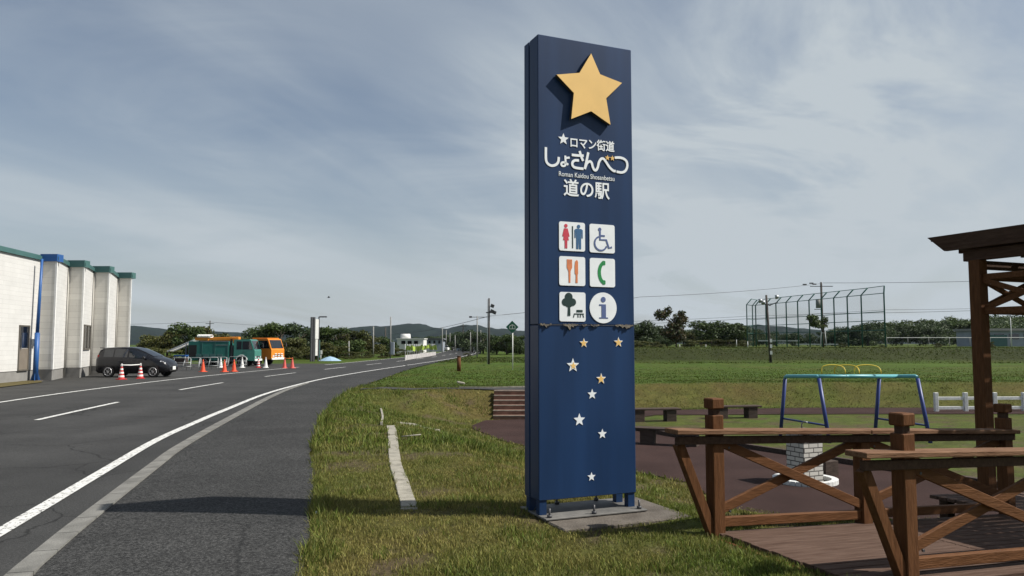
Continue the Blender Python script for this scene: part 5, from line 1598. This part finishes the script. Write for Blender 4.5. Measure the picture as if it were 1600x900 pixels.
m_hill = mat('hill_forest', (0.006, 0.012, 0.014), 0.95, 0.45, 0.03, 1.0, 0.12, spec=0.05, col2=(0.014, 0.024, 0.021))
hills('hills', HILL, 1500.0, 700.0, 21, m_hill)

# ------------------------------------------------------------------ trees and bushes
def leaf_crown(blobs, n, size, seed, palette):
    """many small folded leaf sprays through the volume of a set of blobs; returns a mesh"""
    r = np.random.default_rng(seed)
    B = np.array(blobs, float)                      # x y z rx ry rz
    wts = (B[:, 3] * B[:, 4] * B[:, 5]) ** .75; wts /= wts.sum()
    k = r.choice(len(B), n, p=wts)
    u = r.normal(size=(n, 3)); u /= np.linalg.norm(u, axis=1)[:, None]
    rad = r.uniform(0, 1, n) ** .38
    rad *= 1 + .16 * np.sin(u[:, 0] * 7 + k) * np.cos(u[:, 2] * 6 + 2 * k)
    C = B[k, :3] + u * rad[:, None] * B[k, 3:]
    keep = vnoise(C[:, 0] * 1.0 + C[:, 1] * .7, C[:, 2] + C[:, 1] * .4, 1.6, seed % 9) > .27
    C, k, u = C[keep], k[keep], u[keep]; n = len(C)
    nrm = u * .7 + r.normal(size=(n, 3)) * .75 + np.array([0, 0, .35]); nrm /= np.linalg.norm(nrm, axis=1)[:, None]
    a = np.cross(nrm, r.normal(size=(n, 3))); a /= np.linalg.norm(a, axis=1)[:, None]
    b = np.cross(nrm, a)
    s = size * r.uniform(.55, 1.35, n)[:, None]
    lift = nrm * s * .30
    V = np.stack([C - a * s, C - b * s * .55 + lift * .4, C + a * s - lift * .5, C + b * s * .55 + lift * .4], 1).reshape(-1, 3)
    F = np.arange(4 * n).reshape(-1, 4)
    pal = np.array(palette)
    clump = vnoise(C[:, 0] + C[:, 1] * .5, C[:, 2] * 1.2, 1.1, (seed + 3) % 9)
    ci = np.clip((clump * .7 + r.uniform(0, .5, n)) * len(pal) * .85, 0, len(pal) - 1).astype(int)
    col = np.repeat(pal[ci] * r.uniform(.75, 1.25, n)[:, None], 4, 0)
    return np_mesh('crown', V, F, col)
GREENS = [(.036, .062, .016), (.050, .082, .019), (.066, .102, .022), (.082, .115, .026)]
OLIVE = [(.040, .050, .016), (.060, .072, .018), (.085, .092, .022), (.10, .098, .030)]
DARKG = [(.030, .052, .022), (.040, .066, .026), (.052, .080, .030), (.064, .094, .034)]
def blobs_tree(seed, n=13, spread=1.0, flat=.8, zlo=.35, zhi=.95):
    r = np.random.default_rng(seed); o = []
    for i in range(n):
        a = r.uniform(0, 6.28); q = math.sqrt(r.uniform(0, 1)) * .36 * spread; z = r.uniform(zlo, zhi - .12)
        q *= 1 - .55 * max(0, (z - .55) / .45)
        s = r.uniform(.13, .24) * (1.1 - .3 * z)
        o.append((q * math.cos(a), q * math.sin(a), z, s * spread, s * spread, s * flat))
    return o
def trunk_mesh(seed, h=.55, r0=.028, blobs=None):
    rr = random.Random(seed); mb = MB()
    mb.tube([(0, 0, -.04), (.01, .0, h * .4), (rr.uniform(-.03, .03), rr.uniform(-.03, .03), h)], r0, 7, radii=[r0 * 1.25, r0, r0 * .6])
    for i in range(6):
        z = h * rr.uniform(.45, .95); a = rr.uniform(0, 6.28); l = rr.uniform(.18, .32)
        mb.tube([(0, 0, z), (l * .5 * math.cos(a), l * .5 * math.sin(a), z + l * .5), (l * math.cos(a), l * math.sin(a), z + l * .95)], r0 * .4, 5, radii=[r0 * .5, r0 * .35, r0 * .12])
    bmesh.ops.recalc_face_normals(mb.bm, faces=mb.bm.faces[:])
    me = bpy.data.meshes.new('trunk'); mb.bm.to_mesh(me); mb.bm.free(); me.materials.append(M['trunk']); return me
KIND = {}
for nm, n, sz, pal, fl, zlo, sp in (('round', 5200, .032, GREENS, .85, .32, 1.0), ('round2', 5200, .032, GREENS, .8, .25, 1.25), ('bushy', 5200, .034, OLIVE, .8, .12, 1.5), ('bushy2', 5200, .034, GREENS, .8, .12, 1.6),
                                    ('dark', 5200, .032, DARKG, .9, .20, 1.15), ('dark2', 5200, .034, DARKG, .85, .10, 1.45), ('olive', 4200, .034, OLIVE, .8, .2, 1.2), ('shrub', 2400, .050, OLIVE, .7, .10, 2.2)):
    sd_ = abs(hash_ := sum(ord(c) * (i + 3) for i, c in enumerate(nm)))
    me = leaf_crown(blobs_tree(sd_, 15 if nm != 'shrub' else 9, sp, fl, zlo), n, sz, sd_, pal); me.materials.append(M['leaf'])
    KIND[nm] = (me, trunk_mesh(sd_))
def tree(kind, px, ytop, d, label, group, wide=1.0, name=None, cat='tree', zoff=0.0):
    b0 = base_at(px, d)
    h = (at(px, ytop, d).z - b0.z) / .98
    nm = name or {'shrub': 'bush', 'bushy': 'bushy_tree', 'bushy2': 'bushy_tree', 'dark': 'dark_tree', 'dark2': 'dark_tree'}.get(kind, 'leafy_tree')
    o = thing(nm, label, cat, b0, random.uniform(0, 6.28), group)
    o.scale = (h * wide, h * wide, h)
    cm, tm = KIND[kind]
    link_mesh('crown', cm, None, o); link_mesh('trunk', tm, None, o)
    return o
G1, G2, G3 = 'trees behind the trucks', 'trees along the far road', 'trees beyond the ball field'
TR = [
 ('bushy', 233, 521, 98, 'low olive green tree at the back corner of the white hall', G1, 1.2), ('bushy', 262, 508, 92, 'wide olive tree directly above the bonnet of the black car', G1, 1.2),
 ('round2', 292, 503, 90, 'tall bright green tree above the tail of the green truck', G1, 1.1), ('bushy', 318, 504, 95, 'broad green tree behind the hose bundle of the green truck', G1, 1.1),
 ('olive', 345, 522, 100, 'low tree in the dip behind the orange boom', G1, 1.3), ('bushy', 375, 521, 104, 'low olive tree in the dip behind the green cab', G1, 1.3),
 ('round2', 408, 511, 92, 'green tree rising behind the orange cab', G1, 1.2), ('bushy2', 437, 501, 88, 'tallest broad green tree right of the orange cab', G1, 1.15),
 ('dark2', 468, 503, 90, 'broad dark tree just left of the narrow white notice panel', G1, 1.15), ('bushy', 455, 524, 82, 'lower olive bush tree in front of the tallest tree by the orange cab', G1, 1.3),
 ('bushy', 497, 515, 96, 'tree directly behind the street lamp', G1, 1.2), ('bushy2', 527, 508, 92, 'bushy green tree right of the street lamp', G1, 1.2), ('olive', 548, 513, 96, 'olive tree behind the short pale post', G1, 1.2),
 ('bushy', 572, 520, 100, 'low olive tree left of the thin pale poles', G1, 1.3), ('round2', 597, 525, 108, 'low green tree between the thin pale poles', G1, 1.3), ('bushy', 512, 531, 84, 'low yellowish bush tree behind the pale blue tarpaulin', G1, 1.6),
 ('dark2', 645, 526, 150, 'dark tree behind the white house', G2, 1.4), ('dark', 668, 524, 185, 'dark tree behind the long blue grey building', G2, 1.6), ('dark2', 690, 522, 195, 'dark tree at the right end of the long blue grey building', G2, 1.5),
 ('dark', 706, 520, 200, 'dark tree above the white van', G2, 1.4), ('dark2', 723, 517, 170, 'dark tree behind the dark roofed house', G2, 1.3), ('dark', 738, 514, 150, 'dark tree right of the dark roofed house', G2, 1.2),
 ('dark2', 755, 517, 130, 'dark spreading tree behind the slim dark pole', G2, 1.2), ('round', 776, 525, 120, 'small green tree right of the slim dark pole', G2, 1.4), ('round2', 792, 521, 118, 'green tree left of the diamond sign', G2, 1.4),
 ('bushy2', 812, 522, 122, 'green tree right of the diamond sign, touching the blue sign', G2, 1.4), ('dark2', 835, 520, 128, 'dark tree whose crown starts behind the left edge of the blue sign', G2, 1.3),
 ('dark', 1003, 499, 108, 'tall dark tree just right of the blue sign', G3, 1.2), ('dark2', 1022, 508, 118, 'lower dark tree right of the blue sign', G3, 1.4), ('dark2', 1042, 520, 112, 'low dark tree behind the ragged twin tree', G3, 1.5),
 ('olive', 1068, 514, 122, 'pale olive bush tree right of the ragged twin tree', G3, 1.5), ('round2', 1096, 500, 118, 'left one of two round crowned trees left of the ball net', G3, 1.5), ('round2', 1138, 500, 118, 'right one of two round crowned trees left of the ball net', G3, 1.5),
 ('dark2', 1118, 513, 132, 'low dark tree between the two round crowned trees', G3, 1.6), ('dark', 1162, 507, 136, 'dark tree at the left corner of the ball net', G3, 1.3),
 ('dark2', 1186, 519, 146, 'low dark tree behind the left end posts of the ball net', G3, 1.5), ('dark2', 1212, 517, 150, 'low dark tree right of the leaning floodlight pole', G3, 1.5), ('dark', 1238, 519, 148, 'low dark tree behind the middle net posts', G3, 1.5),
 ('dark2', 1262, 520, 150, 'low dark tree behind the left staked sapling', G3, 1.5), ('dark2', 1300, 514, 150, 'dark tree right of the tall transformer pole', G3, 1.5), ('dark', 1326, 509, 146, 'dark tree behind the right part of the ball net', G3, 1.4),
 ('dark2', 1356, 503, 146, 'dark tree behind the right end bay of the ball net', G3, 1.4),
]
for k_, px, yt, d, lab, g, w in TR: tree(k_, px, yt, d, lab, g, w)
# the wooded rise at the right is one dense mass of crowns
def woodland(name, px0, px1, yfun, d0, d1, n, seed):
    r = random.Random(seed); allv = []; allf = []; allc = []; off = 0
    src = [KIND[k][0] for k in ('dark', 'dark2', 'round2', 'bushy2')]
    cache = []
    for me in src:
        v = np.empty(len(me.vertices) * 3, np.float32); me.vertices.foreach_get('co', v)
        c = np.empty(len(me.vertices) * 4, np.float32); me.color_attributes['tint'].data.foreach_get('color', c)
        v = v.reshape(-1, 4, 3)[::2].reshape(-1, 3); c = c.reshape(-1, 4, 4)[::2].reshape(-1, 4)
        cache.append((v, c[:, :3]))
    for i in range(n):
        px = r.uniform(px0, px1); t = (i + .5) / n; d = d0 + (d1 - d0) * t
        v, c = cache[r.randrange(4)]
        x = at(px, 540, d).x; zb = 1.0 + (d - d0) / (d1 - d0) * 1.5
        ztop = at(px, yfun(px) + (1 - t) * 14 + r.uniform(-2, 4), d).z
        h = max(3.0, ztop - zb); wd = h * r.uniform(.9, 1.3)
        a = r.uniform(0, 6.28); ca, sa = math.cos(a), math.sin(a)
        q = np.stack([(v[:, 0] * ca - v[:, 1] * sa) * wd * 1.2 + x, (v[:, 0] * sa + v[:, 1] * ca) * wd + d, v[:, 2] * h + zb], 1)
        allv.append(q); allc.append(c * r.uniform(.8, 1.2))
    V = np.concatenate(allv); Cc = np.concatenate(allc)
    me = np_mesh(name, V, np.arange(len(V)).reshape(-1, 4), Cc); me.materials.append(M['leaf'])
    o = link_mesh(name, me, None); return tag(o, kind='stuff')
woodland('woodland', 1290, 1720, lambda p: float(np.interp(p, [1290, 1340, 1390, 1440, 1480, 1510, 1560, 1700], [512, 503, 493, 491, 489, 489, 487, 484])), 150, 185, 60, 5)
woodland('far_woodland', 860, 1200, lambda p: 514.0, 135, 175, 70, 9)
# bushes at the foot of the banks
for px, yt, d, lab, w in ((1085, 530, 112, 'dark low scrub below the left round crowned tree', 2.0), (1112, 529, 114, 'dark low scrub between the two round crowned trees', 2.0), (1140, 530, 113, 'dark low scrub below the right round crowned tree', 2.0), (1000, 531, 104, 'dark low scrub touching the right edge of the blue sign', 2.0), (1165, 531, 118, 'dark low scrub at the left foot of the ball net', 2.0),
                          (445, 548, 84, 'low scrub at the feet of the trees right of the orange cab', 1.6), (480, 549, 82, 'low scrub behind the foot of the notice panel', 1.5), (540, 548, 86, 'low scrub behind the short pale post', 1.7),
                          (565, 548, 90, 'low scrub left of the thin pale pole', 1.7), (595, 549, 92, 'low scrub beside the pole with the dark box', 1.6), (622, 543, 104, 'dark bush below the white house', 1.3),
                          (655, 541, 118, 'bush behind the lime green banners', 1.5), (728, 551, 100, 'yellowish bush beside the road end', 1.1), (1020, 533, 95, 'dark low bush beside the ragged twin tree', 1.7), (1035, 537, 92, 'low bush at the foot of the ragged twin tree', 1.7),
                          (1316, 536, 92, 'small round bush at the foot of the right net posts', 1.3), (1378, 538, 90, 'small bush at the right end of the ball net', 1.4), (1463, 536, 93, 'small pale bush in front of the white field rail', 1.3), (1548, 533, 95, 'yellow green bush right of the pergola post', .8),
                          (240, 541, 80, 'yellowish bush behind the bonnet of the black car', 1.6), (266, 543, 84, 'yellowish bush left of the tilted ladder rack', 1.6)):
    tree('shrub', px, yt, d, lab, 'bushes at the edge of the fields', w, 'bush', 'bush')

# ragged young trees on the bank
def ragged(label, px, d, ytop, blobs, n, size, trunk_pts, stakes=False, pal=OLIVE):
    b0 = base_at(px, d); o = thing('young_tree', label, 'tree', b0)
    h = at(px, ytop, d).z - b0.z
    me = leaf_crown([(x * h, y * h, z * h, a * h, a * h, c * h) for x, y, z, a, c in blobs], n, size, int(px), pal); me.materials.append(M['leaf'])
    link_mesh('crown', me, None, o)
    mb = MB()
    for tr in trunk_pts: mb.tube([(x * h, 0, z * h) for x, z in tr], .06, 6, radii=[.085 - .06 * i / (len(tr) - 1) for i in range(len(tr))])
    mb.build('trunk', M['trunk'], o)
    if stakes:
        for x in (-.35, .35): MB().cyl((x, 0, -.1), (x * .6, 0, h * .45), .045, seg=8).build('stake', M['white_faded'], o)
        MB().beam((-.3, -.05, h * .40), (.3, -.05, h * .40), .04, .05).build('stake_bar', M['white_faded'], o)
ragged('ragged twin crowned tree with reddish leaves on the bank right of the sign', 1057, 86, 477,
       [(-.33, 0, .80, .20, .12), (-.20, 0, .88, .12, .12), (-.36, 0, .70, .14, .07), (.10, 0, .66, .20, .16), (.13, 0, .80, .10, .08), (-.02, 0, .52, .26, .14), (-.10, 0, .35, .30, .16), (.05, .1, .25, .24, .12)], 3000, .15,
       [[(0, 0), (-.02, .35), (-.12, .60), (-.28, .82)], [(-.02, .35), (.05, .55), (.12, .82)], [(-.12, .6), (-.40, .78)]], pal=[(.032, .05, .016), (.045, .062, .018), (.075, .055, .024), (.055, .075, .02)])
ragged('young sapling with white stakes and thin leaning crown in front of the ball net', 1287, 88, 486,
       [(-.30, 0, .80, .16, .10), (-.20, 0, .68, .16, .10), (-.02, 0, .62, .16, .10), (.06, 0, .76, .10, .08), (-.12, 0, .60, .22, .08)], 1300, .14,
       [[(0, 0), (.0, .4), (-.10, .62), (-.28, .84)], [(0, .4), (.06, .78)]], True, [(.05, .08, .02), (.07, .10, .025), (.09, .11, .03)])

# ------------------------------------------------------------------ grass blades (one uncountable carpet)
def outside(x, y):
    ok = (x > sx(y) + .02 - .50 * vnoise(x, y, 2.0, 6) ** 2 * vnoise(x, y, 11.0, 7))
    ok &= sdf(x, y, np.array(PLAZA + [(45, 31.2), (12, 31.2), (5.4, 30), (1.6, 26.7), (-.9, 26.1)])) > .03 * 0 - .04 * vnoise(x, y, 4.0, 2)
    # slab, ramp and platform in their own frames
    def loc2(px, py, ox, oy):
        dx, dy = px - ox, py - oy
        return dx * math.cos(TH) + dy * math.sin(TH), -dx * math.sin(TH) + dy * math.cos(TH)
    u, v = loc2(x, y, SA.x, SA.y)
    ok &= ~((u > .0 + .16 * vnoise(x, y, 7, 3)) & (u < 1.45 - .26 * vnoise(x, y, 7, 4)) & (v > -.50 + .20 * vnoise(x, y, 6, 5)) & (v < .58 - .15 * vnoise(x, y, 7, 6)))
    u, v = loc2(x, y, P1.x, P1.y)
    ok &= ~((u > -.01 + .05 * vnoise(x, y, 6, 3)) & (u < 8) & (v > -1.82) & (v < .10)); ok &= ~((u > 4.0) & (v > -1.9) & (v < 1.3))
    # drain strip
    dx_ = np.interp(y, [p[1] for p in DR], [p[0] for p in DR])
    ok &= ~((np.abs(x - dx_) < .045 + .06 * vnoise(x, y, 5, 9)) & (y > 8.05) & (y < 16.0))
    ok &= ~((x > -.62 + .25 * vnoise(x, y, 3, 5)) & (x < 1.65) & (y > 26.3) & (y < 28.3))
    for pl, w_ in ((HW, .06), (HW2, .09)):
        for (ax, ay), (bx, by) in zip(pl, pl[1:]):
            ex, ey = bx - ax, by - ay; tt = np.clip(((x - ax) * ex + (y - ay - 0.0) * ey) / (ex * ex + ey * ey), 0, 1)
            ok &= np.hypot(x - ax - tt * ex, (y + .10) - ay - tt * ey) > w_
    pth = np.interp(x, [p[0] for p in PATH], [p[1] for p in PATH])
    ok &= ~((np.abs(y - pth) < .48) & (x > -5.6) & (x < 5))
    return ok
def blades(n, y0, y1, xl, xr, h, w, power, seed, fade=1.0, tuft_only=None):
    r = np.random.default_rng(seed)
    u = r.uniform(0, 1, n)
    y = (y0 ** power + u * (y1 ** power - y0 ** power)) ** (1 / power)
    x = r.uniform(xl(y), xr(y))
    k = outside(x, y) & (r.uniform(0, 1, n) > fade * sstep(38, 64, y)); x, y = x[k], y[k]; n = len(x)
    thin = vnoise(x, y, 1.7, 15) * .6 + vnoise(x, y, 6.0, 16) * .4
    k = r.uniform(0, 1, n) > .8 * sstep(.60, .74, thin) * (y < 28)
    if tuft_only is not None: k &= (vnoise(x, y, 1.1, 21) * .55 + vnoise(x, y, 4.5, 22) * .45 > tuft_only) | ((x > sx(y) - .1) & (x < sx(y) + .05 + .35 * vnoise(x, y, 2.0, 23)) & (r.uniform(0, 1, n) < .45)) | (np.hypot((x - .12) / .35, (y - 6.75) / .45) < .55 + .5 * vnoise(x, y, 6, 24))
    x, y = x[k], y[k]; n = len(x)
    dr_ = dryness(x, y)
    if tuft_only is not None: dr_ = dr_ * .25
    # tufts: height follows a noise so the lawn is uneven, and grows longer along edges of the footway
    tuft = vnoise(x, y, 2.3, 12); fine = vnoise(x, y, 9.0, 13)
    edge = 1 + .8 * np.exp(-((x - sx(y)) / .25) ** 2)
    hh = h * (.35 + .75 * tuft + .35 * fine) * r.uniform(.5, 1.3, n) * edge * (1.1 - .35 * dr_)
    z = terrain(x, y) - .006
    soil = vnoise(x, y, 1.7, 15) * .6 + vnoise(x, y, 6.0, 16) * .4
    a = r.uniform(0, 6.283, n); ln = r.uniform(.1, .9, n) * hh
    lx, ly = np.cos(a) * ln, np.sin(a) * ln
    b = r.uniform(0, 6.283, n); ww = w * r.uniform(.6, 1.3, n)
    wx, wy = np.cos(b) * ww * .5, np.sin(b) * ww * .5
    P = np.stack([x, y, z], 1)
    v0 = P + np.stack([-wx, -wy, 0 * z], 1); v1 = P + np.stack([wx, wy, 0 * z], 1)
    mid = P + np.stack([lx * .35, ly * .35, hh * .6], 1)
    v2 = mid + np.stack([wx * .7, wy * .7, 0 * z], 1); v3 = mid + np.stack([-wx * .7, -wy * .7, 0 * z], 1)
    tip = P + np.stack([lx, ly, hh], 1)
    V = np.stack([v0, v1, v2, v3, tip], 1).reshape(-1, 3)
    i0 = np.arange(n) * 5
    F = np.concatenate([np.stack([i0, i0 + 1, i0 + 2], 1), np.stack([i0, i0 + 2, i0 + 3], 1), np.stack([i0 + 3, i0 + 2, i0 + 4], 1)])
    t = np.clip(dr_ + r.normal(0, .16, n), 0, 1)[:, None]
    g_ = np.array([.088, .132, .019]) * r.uniform(.40, 1.65, n)[:, None]
    s_ = np.array([.295, .250, .082]) * r.uniform(.5, 1.4, n)[:, None]
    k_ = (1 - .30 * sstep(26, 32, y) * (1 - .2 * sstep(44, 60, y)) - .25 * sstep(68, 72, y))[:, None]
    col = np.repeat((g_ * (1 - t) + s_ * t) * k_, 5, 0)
    return V, F, col
parts = [blades(60000, 4.8, 13.0, lambda y: np.maximum(sx(y) - .05, -.75 * y), lambda y: .30 * y + 1.6, .066, .0085, .7, 31, 1.0, .60),
         blades(40000, 12.5, 28.0, lambda y: np.maximum(sx(y) - .05, -.5 * y), lambda y: .2 * y, .11, .020, 1.0, 32, 1.0, .60),
         blades(190000, 4.6, 12.0, lambda y: np.maximum(sx(y) - .05, -.75 * y), lambda y: .30 * y + 1.6, .046, .0070, .7, 1),
         blades(130000, 12.0, 31.0, lambda y: np.maximum(sx(y) - .05, -.5 * y), lambda y: .42 * y, .075, .016, 1.0, 2),
         blades(60000, 11.0, 36.0, lambda y: .2 * y, lambda y: .85 * y, .07, .016, 1.0, 4),
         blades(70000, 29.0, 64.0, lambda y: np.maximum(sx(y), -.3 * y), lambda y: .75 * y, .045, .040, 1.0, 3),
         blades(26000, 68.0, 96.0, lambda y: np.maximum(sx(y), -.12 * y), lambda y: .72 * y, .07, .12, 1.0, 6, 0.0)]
off = 0; VV = []; FF = []; CCc = []
for v, f, c in parts:
    VV.append(v); FF.append(f + off); CCc.append(c); off += len(v)
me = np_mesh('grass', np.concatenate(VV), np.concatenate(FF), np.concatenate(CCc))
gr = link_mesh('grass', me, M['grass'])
tag(gr, 'uneven green and straw coloured grass of the verge and park', 'grass', kind='stuff')
print('verts', off)

# ------------------------------------------------------------------ air
hm = bpy.data.materials.new('haze_air'); hm.use_nodes = True
t_ = hm.node_tree
t_.nodes.remove(t_.nodes['Principled BSDF'])
pv = t_.nodes.new('ShaderNodeVolumePrincipled')
pv.inputs['Color'].default_value = (0.80, 0.88, 1.0, 1)
pv.inputs['Density'].default_value = 0.00005
pv.inputs['Anisotropy'].default_value = 0.2
t_.links.new(pv.outputs[0], t_.nodes['Material Output'].inputs['Volume'])
HZ = MB().box((0, 1900, 33), (7000, 5000, 72)).build('haze', hm)
tag(HZ, kind='stuff')
